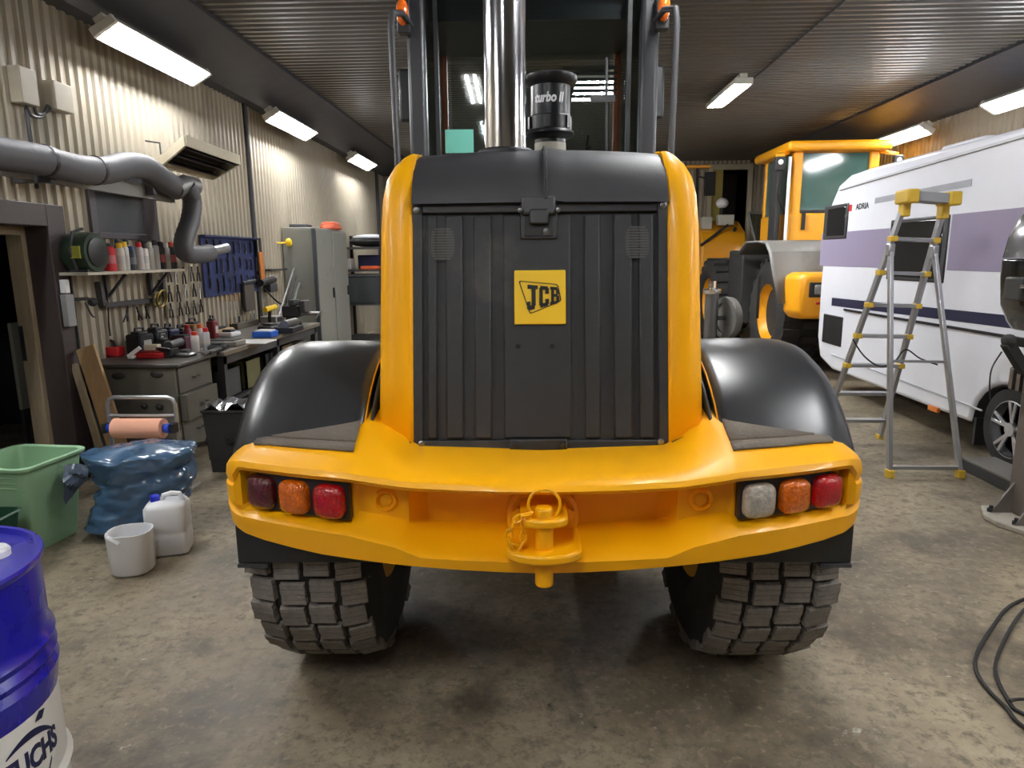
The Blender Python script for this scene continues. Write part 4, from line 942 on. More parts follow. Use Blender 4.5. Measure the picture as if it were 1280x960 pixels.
MB().sphere((0, 0, .1), (.38, .3, .1), 16, 8).build('body', rub, t, local=True)
MB().sphere((.02, 0, .17), (.33, .26, .06), 16, 8).build('cover', M('bag_white', (200, 200, 204), .6), t, local=True)
# ---- planks leaning by the doorway
for k, (xa, ya, xb, yb_, lb, mm, wd) in enumerate(((107, 434, 152, 562, 'wide pale plank leaning against the desk end', wood, .15), (93, 455, 128, 562, 'narrow grey plank leaning beside the door frame', wood2, .05))):
    a = at(xa, ya, Y=5.06 - .03 * k); c = at(xb, yb_ + 10, Y=4.9 - .03 * k); d = (c - a); 
    c = a + d * (a.z - .03) / -d.z if d.z else c
    o = tag(MB().bar(a, c, wd, .03, (0, 1, 0)).build('plank', mm, bevel=.003), lb, 'plank')
# ---- paper roll stand
st_ = thing('roll_stand', 'steel tube floor stand holding the salmon paper roll', 'stand', (-2.65, 4.4, 0))
sx0, sx1, syy = -2.86, -2.40, 4.33
fz = .70
for x in (sx0, sx1):
    MB().tube([(x, syy - .2, .03), (x, syy, .04), (x, syy, .3)], .013, 8).tube([(x, syy, .04), (x, syy + .22, .03)], .013, 8).build('foot', alu, st_)
MB().tube([(sx0, syy, .04), (sx0, syy, fz - .05), (sx0 + .015, syy, fz - .015), (sx0 + .05, syy, fz), (sx1 - .05, syy, fz), (sx1 - .015, syy, fz - .015), (sx1, syy, fz - .05), (sx1, syy, .04)], .014, 10).build('frame', alu, st_)
MB().cyl((sx0, syy, .575), (sx1, syy, .575), .01, n=8).build('cross_bar', alu, st_)
MB().cyl((sx0, syy, .18), (sx1, syy, .18), .01, n=8).build('lower_bar', alu, st_)
MB().cyl((sx0, syy - .05, .50), (sx1, syy - .05, .50), .008, n=8).build('spindle', alu, st_)
for x in (sx0, sx1): MB().bb((x - .012, syy - .07, .47), (x + .012, syy + .02, .53)).build('spindle_holder', dsteel, st_)
pr_ = thing('paper_roll', 'salmon coloured paper roll hanging on the tube stand', 'paper roll', (-2.64, syy - .05, .43))
MB().lathe([(.02, -.165), (.066, -.165), (.066, .165), (.02, .165)], (-2.63, syy - .05, .50), 'X', 28).build('roll', M('salmon_paper', (250, 186, 156), .9, var=.05), pr_)
for s in (-1, 1): MB().lathe([(.012, -.02), (.03, -.02), (.035, .02), (.012, .02)], (-2.63 + s * .19, syy - .05, .50), 'X', 16).build('end_plug', bluecap, pr_)
# ---- black waste bin with silver foil on top
wbn = thing('waste_bin', 'black plastic waste bin topped with silver scrap beside the bench', 'bin', (-2.33, 5.02, 0))
MB().loft([[(-2.33 + a * w_, 5.02 + c * w_, z) for a, c in ((-1, -1), (1, -1), (1, 1), (-1, 1))] for w_, z in ((.14, 0), (.165, .47), (.175, .47), (.175, .49), (.16, .49), (.15, .1))], True, True).build('tub', rub, wbn, bevel=.015)
MB().lathe([(.03, 0), (.03, .01), (.001, .012)], (-2.31, 4.865, .26), (0, -1, 0), 12).build('boss', dsteel, wbn)
b = MB(); rnd = random.Random(3)
rr = []
for i in range(7):
    rr.append([(-2.33 - .16 + .32 * i / 6, 5.02 - .16 + .32 * j / 6, .485 + .05 * math.sin(i * 1.7 + j * 2.1) * .5 + rnd.uniform(0, .04)) for j in range(7)])
tag(b.loft(rr, closed=False).build('foil_scrap', M('silver_foil', (190, 190, 192), .25, metal=.9), smooth=0), 'crumpled silver foil scrap filling the black waste bin', 'scrap')
# ---- green bin
gbm = M('green_bin', (146, 186, 148), .5, var=.12, dirt=(84, 104, 84), dscale=6, dth=.6)
gbn = thing('dust_bin', 'pale green square plastic bin with open top at the left', 'bin', (-2.93, 3.62, 0), R(-6))
def sq(w_, z, r=.25, d_=None):
    out = []
    for cx, cy, a0 in ((1, 1, 0), (-1, 1, 90), (-1, -1, 180), (1, -1, 270)):
        for k in range(4):
            a = R(a0 + 30 * k); out.append((w_ * (cx * (1 - r) + r * math.cos(a)), (d_ or w_) * (cy * (1 - r) + r * math.sin(a)), z))
    return out
MB().loft([sq(.165, 0), sq(.17, .012), sq(.215, .485), sq(.236, .488), sq(.238, .503), sq(.23, .51), sq(.21, .503), sq(.155, .02)], True, True).build('tub', gbm, gbn, local=True, smooth=50)
for k in range(3): MB().bb((.02, -.213 + .002 * k, .44 - k * .03), (.15, -.202 + .002 * k, .45 - k * .03)).build('moulded_rib', gbm, gbn, local=True, bevel=.004)
# dark green container behind the drum
ct = thing('container', 'dark green low container half hidden between drum and pale bin', 'container', (-2.86, 3.05, 0))
MB().loft([sq(.16, 0), sq(.2, .33), sq(.215, .34), sq(.2, .345), sq(.15, .03)], True, True).build('tub', M('dark_green_tub', (22, 62, 40), .4), ct, local=True)
# ---- blue bag
bagm = M('blue_bag_film', (62, 92, 122), .2, var=.25, scale=4, coat=.35, spec=.6)
b = MB(); rings = []
for i in range(49):
    v_ = i / 48; 
    row = []
    for j in range(72):
        u_ = 2 * math.pi * j / 72
        if v_ < .08: rad = .80 + v_ * 1.6
        else: rad = .93 - .10 * math.sin((v_ - .08) * 5) - .28 * max(0, v_ - .6) ** 1.2
        z = .02 + .47 * min(1, v_ * 1.12) if v_ < .85 else .467 + (v_ - .85) * .25
        rad *= (1 if v_ < .86 else max(0.01, math.cos((v_ - .86) / .14 * math.pi / 2)))
        x = .285 * rad * math.cos(u_); y = .23 * rad * math.sin(u_)
        n1 = noise.noise((x * 4, y * 4, z * 5)); n2 = 1 - abs(noise.noise((x * 9 + 3, y * 9, z * 16))) * 2; n3 = 1 - abs(noise.noise((x * 20, y * 20 + 7, z * 30))) * 2
        fold = -.05 * math.exp(-((z - .34 - .05 * math.cos(u_ * 1)) / .03) ** 2)
        k = 1 + .15 * n1 + .085 * n2 + .045 * n3 + fold * 1.6
        x *= k; y *= k; zz = z + .04 * n1 * v_ + .02 * n2 * v_
        x += -.10 * max(0, .35 - v_) * 1.0 + (.03 * v_)
        row.append((x, y, max(zz, 0.003) if v_ > .02 else .002))
    rings.append(row)
b.loft(rings, True, True)
bg = thing('refuse_bag', 'full blue plastic refuse bag slumped between green bin and roll stand', 'bag', (-2.36, 3.80, 0), R(20))
b.build('sack', bagm, bg, local=True, smooth=50)
b = MB(); rr = []
for i in range(12):
    t_ = i / 11
    rr.append([(-.24 - .12 * t_, -.08 + (.03 + .05 * t_) * math.cos(a) * (1 + .5 * math.sin(a * 4 + i)), .40 - .06 * t_ * t_ + (.03 + .06 * t_) * math.sin(a) * (1 + .3 * math.sin(a * 5))) for a in [2 * math.pi * q / 20 for q in range(20)]])
b.loft(rr, True, False).build('neck', M('bag_neck_film', (72, 84, 100), .3, var=.4, scale=12), bg, local=True, smooth=30, label='greyish crumpled neck of the bag')
# ---- jugs
j1 = thing('cut_jug', 'white plastic jug with its top cut off on the floor', 'jug', (-2.105, 3.24, 0), R(12))
MB().loft([sq(.080, 0.0, .75, .075), sq(.10, .015, .75, .09), sq(.105, .20, .75, .095), sq(.107, .225, .75, .097), sq(.101, .225, .75, .091), sq(.098, .2, .75, .088), sq(.088, .02, .75, .08)], True, True).build('shell', hdpe, j1, local=True, smooth=50)
MB().tube([(-.1, -.02, .20), (-.07, -.085, .225), (-.02, -.095, .19)], .012, 8).build('handle_stub', hdpe, j1, local=True)
j2 = thing('jerrycan', 'white jerrycan with a blue cap beside the cut jug', 'jerrycan', (-2.04, 3.49, 0), R(15))
MB().loft([sq(.09, 0, .3, .075), sq(.105, .012, .3, .088), sq(.106, .12, .3, .09), sq(.102, .13, .3, .086), sq(.106, .14, .3, .09), sq(.104, .27, .3, .088), sq(.09, .292, .3, .075), sq(.05, .30, .3, .04)], True, True).build('body', hdpe, j2, local=True, smooth=50)
MB().lathe([(.024, .29), (.024, .325), (.02, .33), (.001, .33)], (-.055, 0, 0), 'Z', 16).build('cap', M('cap_blue', (20, 40, 190), .35), j2, local=True)
MB().tube([(-.02, 0, .295), (-.01, 0, .325), (.03, 0, .335), (.07, 0, .33), (.09, 0, .285)], .014, 8).build('handle', hdpe, j2, local=True)
# ---- oil drum
dc = Vector((-1.508, 1.44, 0)); DR = .285
dm = thing('oil_drum', 'blue and white steel oil drum cut off by the left picture edge', 'drum', dc)
prof = [(DR - .012, 0), (DR, .004), (DR, .02), (DR - .008, .03), (DR - .008, .28), (DR + .004, .295), (DR - .008, .31)]
MB().lathe(prof + [(DR - .008, .51)], (0, 0, 0), 'Z', 56, cap=True).build('lower_shell', M('drum_white', (232, 230, 222), .35, var=.04, coat=.3), dm, local=True, label='white lower half')
up_ = [(DR - .0075, .51)]
for k, z in enumerate((.58, .60, .62, .64, .66, .68)): up_.append((DR + (.004 if k % 2 == 0 else -.006), z))
up_ += [(DR - .008, .70), (DR - .008, .855), (DR, .862), (DR + .003, .872), (DR, .88), (DR - .012, .88), (DR - .016, .865), (.001, .866)]
MB().lathe(up_, (0, 0, 0), 'Z', 56, cap=False).build('upper_shell', M('drum_blue', (26, 24, 150), .28, var=.06, coat=.5), dm, local=True, label='deep blue upper half')
MB().lathe([(.034, .866), (.034, .882), (.028, .89), (.024, .88), (.001, .88)], (.14, .12, 0), 'Z', 20).build('bung', wht, dm, local=True, label='white bung')
MB().lathe([(.03, .866), (.03, .874), (.001, .875)], (.15, -.12, 0), 'Z', 16).build('vent_bung', M('drum_blue', (26, 24, 150), .28), dm, local=True)
box((.14, -.02, .8665), (.18, .015, .8675)).build('lid_sticker', ylw2, dm, local=True, label='small yellow sticker')
ca = math.atan2(-dc.x, dc.y)      # facing direction helper
txt = text_mb('FUCHS', .078, .0006, .003, .70)
A0 = R(72)
wrap(txt, 0, 0, .40, DR - .0072, R(88)); txt.build('lettering', navy, dm, local=True, smooth=0)
arc = MB(); rr = []
for i in range(15):
    t_ = i / 14; xx = -.075 + .15 * t_; zz = .055 * (1 - (2 * t_ - .8) ** 2 * .55); wd = .004 + .016 * math.sin(math.pi * t_)
    rr.append([(xx, zz - wd / 2, 0), (xx, zz + wd / 2, 0)])
arc.loft(rr, closed=False); arc.prism([(.01, .075, 0), (.035, .07, 0), (.05, .088, 0), (.028, .094, 0)], (0, 0, 0), (0, 0, .0005))
wrap(arc, 0, 0, .412, DR - .0068, R(88)); arc.build('emblem', navy, dm, local=True, smooth=0)
arc = MB(); rr = []
for i in range(12):
    t_ = i / 11; rr.append([(-.02 + .07 * t_, -.10 + .06 * t_ * t_ - .004, 0), (-.02 + .07 * t_, -.10 + .06 * t_ * t_ + .006, 0)])
arc.loft(rr, closed=False); wrap(arc, 0, 0, .40, DR - .0068, R(88)); arc.build('emblem_stroke', navy, dm, local=True, smooth=0)

# ================================================================== RIGHT SIDE
# ---- caravan
CX = 3.43
cv = thing('caravan', 'long white caravan with lavender panels parked along the right wall', 'caravan', (4.4, 5.6, 0))
cvw = M('caravan_white', (236, 238, 244), .25, var=.03, coat=.3)
ay, ar = 4.98, .39
prof = [(2.9, .27)] + [(ay - ar * math.cos(R(a)), .27 + ar * math.sin(R(a)) * .95) for a in range(0, 181, 15)] + [(7.95, .27), (8.3, .36), (8.41, .6), (8.43, 1.2), (8.40, 1.8), (8.30, 2.16), (8.12, 2.36), (7.85, 2.44), (7.4, 2.46), (2.9, 2.47)]
MB().prism([(CX, y, z) for y, z in prof], (0, 0, 0), (2.05, 0, 0)).build('body', cvw, cv, bevel=.035, seg=3)
MB().loft([[(x, ay - (ar - .006) * math.cos(R(a)), .27 + (ar - .006) * math.sin(R(a)) * .95) for a in range(0, 181, 15)] for x in (CX + .02, CX + 2.0)], closed=False).build('arch_liner', M('arch_dark', (20, 20, 21), .8), cv, solid=.01)
def rect(name, x0, x1, y0, y1, mat, d=.008, bev=.02, label=None, z=None):
    a = at(x0, (y0 + y1) / 2, X=CX); c = at(x1, (y0 + y1) / 2, X=CX); m_ = (x0 + x1) / 2
    z1, z0 = z if z else (at(m_, y0, X=CX).z, at(m_, y1, X=CX).z)
    return MB().bb((CX - d, min(a.y, c.y), z0), (CX + .01, max(a.y, c.y), z1)).build(name, mat, cv, bevel=bev, label=label)
lav = M('lavender_panel', (152, 143, 168), .3, var=.04, coat=.3)
zl0, zl1 = at(1220, 339, X=CX).z, at(1050, 290, X=CX).z
rect('side_panel', 1026, 1110, 290, 340, lav, .004, .002, 'lavender grey panel', z=(zl1, zl0))
rect('side_panel', 1186, 1400, 290, 340, lav, .004, .002, 'lavender grey panel', z=(at(1240, 263, X=CX).z, zl0))
cvg = M('caravan_window', (24, 25, 28), .08, spec=.7)
for q in ((1031, 1060, 256, 299), (1112, 1184, 272, 352)):
    f_ = rect('window_frame', *q, M('window_rubber', (44, 44, 46), .5), .014, .012)
    w2 = (q[0] + 3, q[1] - 4, q[2] + 4, q[3] - 4)
    a = at(w2[0], 300, X=CX); c = at(w2[1], 300, X=CX); z1, z0 = at((q[0] + q[1]) / 2, w2[2], X=CX).z, at((q[0] + q[1]) / 2, w2[3], X=CX).z
    MB().bb((CX - .018, c.y, z0), (CX, a.y, z1)).build('pane', cvg, f_, bevel=.01)
rect('service_hatch', 1029, 1053, 394, 431, M('hatch_black', (30, 31, 33), .4), .012, .012)
def band(name, pa, pb, h, mat, d=.004):
    a = at(*pa, X=CX); c = at(*pb, X=CX)
    return MB().bar((CX - d / 2, a.y, a.z), (CX - d / 2, c.y, c.z), h, d, (1, 0, 0)).build(name, mat, cv)
band('navy_stripe', (1040, 377), (1420, 420), .09, M('stripe_navy', (36, 38, 66), .35))
band('rub_rail', (1056, 387), (1420, 447), .022, M('rail_black', (28, 28, 30), .45), .016)
band('grey_stripe', (1094, 251), (1215, 228), .055, M('stripe_grey', (164, 166, 172), .35))
band('skirt_line', (1040, 443), (1228, 513), .012, M('skirt_grey', (190, 192, 196), .4), .01)
band('roof_rail', (1050, 237), (1420, 130), .02, M('skirt_grey', (190, 192, 196), .4), .02)
a = at(1168, 511, X=CX); MB().bb((CX - .02, a.y - .07, a.z - .022), (CX + .01, a.y + .07, a.z + .022)).build('side_marker', M('marker_orange', (215, 120, 40), .3), cv, bevel=.006, label='orange side marker')
c = at(1078, 258, X=CX)
tx = text_mb('ADRIA', .085, .001, .002, 1.15); place(tx, (CX - .0015, c.y, c.z), (0, -1, 0), (0, 0, 1)); tx.build('lettering', M('ink_dark', (50, 50, 56), .5), cv, smooth=0)
a = at(1063, 260, X=CX); MB().bb((CX - .003, a.y - .04, a.z - .035), (CX, a.y + .04, a.z + .035)).build('red_mark', red, cv, label='small red mark before the lettering')
box((3.62, 5.9, 2.46), (4.1, 6.5, 2.53)).build('roof_hatch', cvw, cv, bevel=.02)
c = at(1168, 430, X=CX)
tw = MB().lathe([(.2, -.09), (.30, -.085), (.318, -.05), (.318, .07), (.3, .09), (.2, .09)], (CX + .12, ay - .02, .318), 'X', 36, cap=False).build('tyre', rub, cv)
rimw = M('alloy_silver', (205, 206, 210), .25, metal=.8)
MB().lathe([(.205, -.092), (.218, -.088), (.212, -.06), (.195, .0)], (CX + .12, ay - .02, .318), 'X', 36, cap=False).build('wheel_rim', rimw, cv)
wc = Vector((CX + .045, ay - .02, .318))
for k in range(5):
    a_ = R(90 + 72 * k)
    for da in (-.16, .16):
        MB().bar(wc + Vector((0, .05 * math.cos(a_), .05 * math.sin(a_))), wc + Vector((-.01, .205 * math.cos(a_ + da), .205 * math.sin(a_ + da))), .028, .02, (1, 0, 0)).build('spoke', rimw, cv, bevel=.005)
MB().lathe([(.05, -.02), (.055, .0), (.05, .02)], wc, 'X', 16).build('hub', rimw, cv)
MB().lathe([(.19, .02), (.001, .02)], wc + Vector((.03, 0, 0)), 'X', 24).build('brake_drum', M('arch_dark', (20, 20, 21), .8), cv)
MB().cyl((CX + .1, ay - .02, .318), (CX + 1.95, ay - .02, .318), .04).bb((CX + .4, 3.0, .24), (CX + .5, 8.0, .32)).bb((CX + 1.5, 3.0, .24), (CX + 1.6, 8.0, .32)).build('chassis', M('arch_dark', (20, 20, 21), .8), cv)
MB().lathe([(.2, -.09), (.30, -.085), (.318, -.05), (.318, .07), (.3, .09), (.2, .09)], (CX + 1.9, ay - .02, .318), 'X', 36, cap=False).build('tyre', rub, cv)
MB().bb((CX + .02, ay + .34, .10), (CX + .34, ay + .37, .32)).build('mud_flap', rub, cv)
tag(MB().tube(spline([at(1238, 500, X=CX - .02), at(1237, 480, X=CX - .03), at(1240, 460, X=CX - .03), at(1252, 440, X=CX - .05)], 6), .006, 6).build('lead', dkgrey), 'thin grey lead hanging by the caravan wheel arch', 'cable')
# ---- step ladder
ld = thing('step_ladder', 'aluminium step ladder with yellow joints standing before the caravan', 'ladder', (2.8, 5.35, 0))
ladyel = M('ladder_yellow', (222, 184, 60), .5, var=.1)
rl0, rl1 = Vector((2.49, 5.88, 0)), Vector((2.715, 5.25, 2.0)); rr0, rr1 = Vector((3.0, 5.88, 0)), Vector((2.995, 5.25, 1.98))
for a, c in ((rl0, rl1), (rr0, rr1)): MB().bar(a, c, .03, .055, (0, 1, 0)).build('rail', alu, ld, bevel=.004)
hl, hr_ = rl0.lerp(rl1, .81), rr0.lerp(rr1, .81)
fl, frr = Vector((2.55, 4.81, 0)), Vector((3.05, 4.81, 0))
for a, c, hs_ in ((fl, hl, -1), (frr, hr_, 1)):
    MB().bar(a + Vector((0, 0, .03)), c + Vector((0, -.04, 0)), .028, .045, (0, 1, 0)).build('support_leg', alu, ld, bevel=.004)
    MB().box(a + Vector((0, 0, .03)), (.045, .065, .06)).build('foot', ladyel, ld, bevel=.006)
    MB().box(c + Vector((0, -.03, 0)), (.045, .075, .1)).build('hinge', alu, ld, bevel=.01)
for a in (rl0, rr0): MB().box(a + Vector((0, 0, .02)), (.045, .07, .04)).build('foot', ladyel, ld, bevel=.006)
for k in range(7):
    t = .09 + .127 * k
    a, c = rl0.lerp(rl1, t), rr0.lerp(rr1, t)
    st_p = MB().bar(a, c, .08, .028, (0, 0, 1)).build('step', alu, ld, bevel=.004)
    if k > 1:
        for q in (a, c): MB().box(q + Vector((0, -.01, 0)), (.05, .07, .04)).build('step_joint', ladyel, ld, bevel=.005)
MB().bar(fl.lerp(hl, .03) + Vector((0, 0, .02)), frr.lerp(hr_, .03) + Vector((0, 0, .02)), .03, .025).build('cross_bar', alu, ld)
MB().bar(fl.lerp(hl, .5), frr.lerp(hr_, .5), .018, .018).build('cross_bar', alu, ld)
tz = Vector((0, -.02, .0))
MB().bar(rl1 + tz, rr1 + tz, .16, .07, (0, 0, 1)).build('top_tray', M('tray_alu', (165, 166, 168), .4, metal=.6), ld, bevel=.006)
for q, s in ((rl1, -1), (rr1, 1)):
    MB().box(q + Vector((s * .01, -.02, .0)), (.085, .2, .10)).build('top_joint', ladyel, ld, bevel=.014)
    MB().box(q + Vector((0, .02, -.08)), (.055, .085, .12)).build('joint_sleeve', ladyel, ld, bevel=.01)
tag(MB().tube(spline([at(1066, 424, Y=5.5), at(1080, 445, Y=5.45), at(1100, 458, Y=5.3), at(1118, 452, Y=5.3), at(1132, 437, Y=5.45), at(1150, 448, Y=5.3), at(1172, 456, Y=5.2)], 6), .006, 6).build('cord', rub), 'black cord looped across the ladder legs', 'cable')
# ---- column machine at the right edge
cm = thing('column_machine', 'grey bolted column machine with black glossy hood at the right edge', 'machine', (3.0, 3.95, 0))
cgrey = M('column_grey', (98, 92, 86), .5, var=.12)
pl = [(2.72, 4.02), (2.80, 4.18), (3.3, 4.18), (3.3, 3.62), (2.86, 3.62), (2.72, 3.9)]
MB().prism([(x, y, .0) for x, y in pl], (0, 0, .002), (0, 0, .03)).build('base_plate', M('plate_pale', (176, 170, 158), .5, dirt=(110, 104, 94), dscale=8), cm, bevel=.004)
for x, y in ((2.79, 4.07), (2.80, 3.86), (2.92, 3.69)): MB().lathe([(.022, .03), (.022, .05), (.012, .052), (.012, .07), (.001, .07)], (x, y, 0), 'Z', 6).build('anchor_bolt', dsteel, cm)
MB().bb((2.90, 3.80, .03), (3.16, 4.10, 1.12)).build('column', cgrey, cm, bevel=.012)
for y in (3.84, 4.05): MB().prism([(2.78, y, .03), (2.9, y, .03), (2.9, y, .22)], (0, 0, 0), (0, .015, 0)).build('gusset', cgrey, cm)
MB().prism([(3.0, 3.66, .03), (3.0, 3.8, .03), (3.0, 3.8, .22)], (0, 0, 0), (.015, 0, 0)).build('gusset', cgrey, cm)
cl_ = MB().bb((2.80, 3.82, .80), (3.2, 4.08, .93)).build('clamp_block', dsteel, cm, bevel=.008)
for k in range(4): MB().bb((2.785, 3.84 + k * .06, .805), (2.80, 3.87 + k * .06, .925)).build('clamp_tooth', steel, cl_)
MB().bar((2.70, 3.95, 1.10), (2.95, 3.95, 1.06), .06, .05).build('arm', rub, cm, bevel=.008)
MB().bar((2.68, 3.95, 1.09), (2.80, 3.95, .92), .06, .06).build('arm_strut', rub, cm, bevel=.008)
MB().sphere((2.69, 3.95, 1.10), (.035, .05, .04), 10, 8).build('arm_pad', rub, cm)
def rsq(cx, cy, wx, wy, z): return [Vector((cx, cy, z)) + Vector((p[0] * wx, p[1] * wy, 0)) for p in sq(1, 0, .45)]
hood = [(2.98, .19, 1.15), (2.97, .22, 1.20), (2.95, .25, 1.30), (2.945, .265, 1.45), (2.945, .268, 1.56)]
gbk = M('gloss_black', (18, 19, 22), .15, coat=.5)
MB().loft([rsq(x + .0, 3.95, w_, .2, z) for x, w_, z in hood], True, True).build('hood', gbk, cm, bevel=.01)
top_ = [(2.945, .268, 1.565), (2.955, .258, 1.68), (2.975, .235, 1.79), (3.01, .19, 1.88), (3.04, .12, 1.93)]
MB().loft([rsq(x, 3.95, w_, .19, z) for x, w_, z in top_], True, True).build('visor', M('visor_grey', (84, 84, 84), .18, coat=.6), cm, label='grey glossy visor')
MB().bb((2.655, 3.86, 1.33), (2.72, 4.0, 1.46)).build('latch', blk, cm, bevel=.01)
MB().cyl((2.65, 3.86, 1.41), (2.72, 3.80, 1.42), .012, n=8).build('latch_pin', chrome, cm)
# ---- low runway beside the caravan wheel
rw = thing('runway', 'low dark steel runway on the floor beside the caravan wheel', 'ramp', (3.28, 4.6, 0))
MB().bb((3.17, 4.25, .0), (3.40, 5.0, .085)).build('beam', dkgrey, rw, bevel=.006)
MB().bb((3.165, 4.25, .085), (3.41, 5.0, .10)).build('tread_plate', M('runway_plate', (130, 126, 120), .5, metal=.3), rw, bevel=.003)
# ---- floor leads at the right
for k, (pp, lb) in enumerate((([(1480, 700), (1360, 725), (1300, 742), (1262, 758), (1240, 785), (1222, 815), (1220, 838), (1235, 862), (1258, 885), (1275, 905), (1320, 930), (1400, 925), (1500, 890)], 'outer black cable looping on the floor at the right edge'), ([(1480, 715), (1370, 738), (1300, 752), (1278, 765), (1258, 795), (1245, 828), (1247, 850), (1262, 878), (1275, 890), (1320, 905), (1400, 900), (1500, 870)], 'inner black cable looping on the floor at the right edge'))):
    z = .009
    tag(MB().tube(spline([at(x, y, Z=z) for x, y in pp], 6), .0075, 6).build('floor_cable', rub), lb, 'cable')
tag(MB().tube(spline([at(x, y, Z=.024) for x, y in ((1262, 876), (1280, 874), (1330, 880))], 5), .006, 6).build('floor_cable', rub), 'short black cable crossing over the loops at the right edge', 'cable')
# ---- second loader behind the caravan
L2 = thing('wheel_loader', 'yellow wheel loader with grey fenders parked beyond the caravan', 'wheel loader', (4.4, 10.5, 0))
y2 = M('loader_yellow', (240, 165, 18), .4, var=.06, coat=.2); g2 = M('loader_grey', (108, 106, 102), .5, var=.15, dirt=(84, 80, 74), dscale=3)
def W2(b, n, m, p=None, **k): return b.build(n, m, p or L2, **k)
cw = []
for i, (y, sc) in enumerate(((9.28, 1), (9.12, 1), (8.96, .985), (8.88, .95), (8.84, .88))):
    cw.append([(4.4 + 1.1 * sc * px, y, 1.06 + .30 * sc * pz) for px, pz in ((-1, -.7), (-.93, -1), (.93, -1), (1, -.7), (1, .8), (.93, 1), (-.93, 1), (-1, .8))])
W2(MB().loft(cw, True, True), 'counterweight', y2, bevel=.03, seg=3)
for s in (-1, 1):
    x = 4.4 + s * .78
    lh = W2(MB().bb((x - .16, 8.82, 1.05), (x + .16, 8.9, 1.24)), 'light_recess', M('recess_black', (40, 40, 38), .5), bevel=.01)
    W2(MB().bb((x - .10, 8.80, 1.08), (x + .02, 8.85, 1.21)), 'lamp', M('lamp_glass_grey', (120, 124, 124), .15, coat=.8), lh, bevel=.02)
    W2(MB().bb((x - .06, 8.815, .96), (x + .06, 8.84, .99)), 'reflector', red)
    x0, x1 = (3.12, 3.95) if s < 0 else (4.85, 5.68)
    rr = [[(x, y, z) for x in (x0, x0 + .05, x1)] for y, z in ((9.2, .95), (9.3, 1.3), (9.42, 1.62), (9.6, 1.74), (9.9, 1.77), (10.5, 1.77), (10.85, 1.6))]
    if s < 0: rr = [[(p[0] + (.0 if z > 1.5 else .16 * (1.5 - z)), p[1], p[2]) for p in r for z in (p[2],)] for r in rr]
    W2(MB().loft(rr, closed=False), 'rear_fender', g2, solid=.03)
    ox = 3.0 if s < 0 else 5.55
    for yy in (10.1, 12.75):
        xx = 4.4 + s * (.80 if yy < 11 else 1.0)
        W2(MB().lathe([(.42, -.24), (.5, -.27), (.66, -.275), (.735, -.24), (.75, -.1), (.75, .1), (.735, .24), (.66, .275), (.5, .27), (.42, .24)], (xx, yy, .75), 'X', 40, cap=False), 'tyre', rub)
        W2(MB().lathe([(.38, -.12), (.30, .08), (.001, .1)], (xx, yy, .75), 'X', 28), 'hub', rub)
        W2(MB().lathe([(.42, -.24), (.42, -.22), (.37, -.12)], (xx, yy, .75), 'X', 28, cap=False).lathe([(.42, .24), (.4, .2), (.36, .05), (.001, .05)], (xx, yy, .75), 'X', 28), 'wheel_rim', y2)
        lug = MB()
        for k in range(22):
            a_ = 2 * math.pi * k / 22
            for q in (-1, 1):
                aa = a_ + (math.pi / 22 if q > 0 else 0); rad = Vector((0, math.cos(aa), math.sin(aa))); tan = Vector((0, -math.sin(aa), math.cos(aa)))
                lug.box(Vector((xx + q * .13, yy, .75)) + rad * .757, (.24, .10, .05), Matrix((Vector((1, 0, 0)), tan, rad)).transposed())
        o = W2(lug, 'tread_lugs', rub); o['kind'] = 'stuff'
    W2(MB().bb((4.4 + s * 1.28 - .02, 9.75, .7), (4.4 + s * 1.28 + .02, 9.78, 1.3)), 'mud_flap', rub)
W2(MB().bb((4.0, 9.2, .5), (4.8, 11.2, 1.3)).bb((4.1, 11.2, .5), (4.7, 13.2, 1.1)), 'chassis', M('chassis_black', (30, 30, 30), .7))
W2(MB().bb((3.22, 10.95, .5), (5.58, 11.7, 1.66)), 'tank_and_steps', rub, bevel=.03)
W2(MB().prism([(3.95, 9.3, 1.3), (3.95, 9.35, 1.55), (3.95, 9.8, 1.68), (3.95, 10.6, 1.7), (3.95, 10.6, 1.3)], (0, 0, 0), (.9, 0, 0)), 'engine_hood', g2, bevel=.03)
cb2 = W2(MB().bb((3.80, 10.65, 1.55), (5.05, 12.0, 2.2)), 'cab_body', y2, bevel=.03)
W2(MB().bb((3.98, 10.6, 1.95), (4.02, 10.66, 2.2)), 'panel_joint', rub, cb2)
for x in (3.82, 4.93):
    W2(MB().bb((x, 10.66, 2.15), (x + .14, 10.8, 3.08)), 'cab_post', y2, bevel=.02)
    W2(MB().bb((x, 11.9, 2.15), (x + .1, 12.0, 3.08)), 'cab_post', y2, bevel=.02)
W2(MB().bb((3.96, 10.70, 2.2), (4.93, 10.71, 3.06)), 'rear_window', M('green_tint_window', (62, 92, 86), .1, spec=.7), cb2)
W2(MB().bb((3.84, 10.8, 2.2), (3.85, 11.9, 3.06)), 'side_window', M('green_tint_window', (62, 92, 86), .1, spec=.7), cb2)
W2(MB().bb((3.96, 10.66, 2.18), (4.93, 10.72, 2.24)), 'window_seal', rub, cb2)
W2(MB().bb((3.68, 10.5, 3.08), (5.18, 12.15, 3.22)), 'cab_roof', y2, bevel=.05, seg=3)
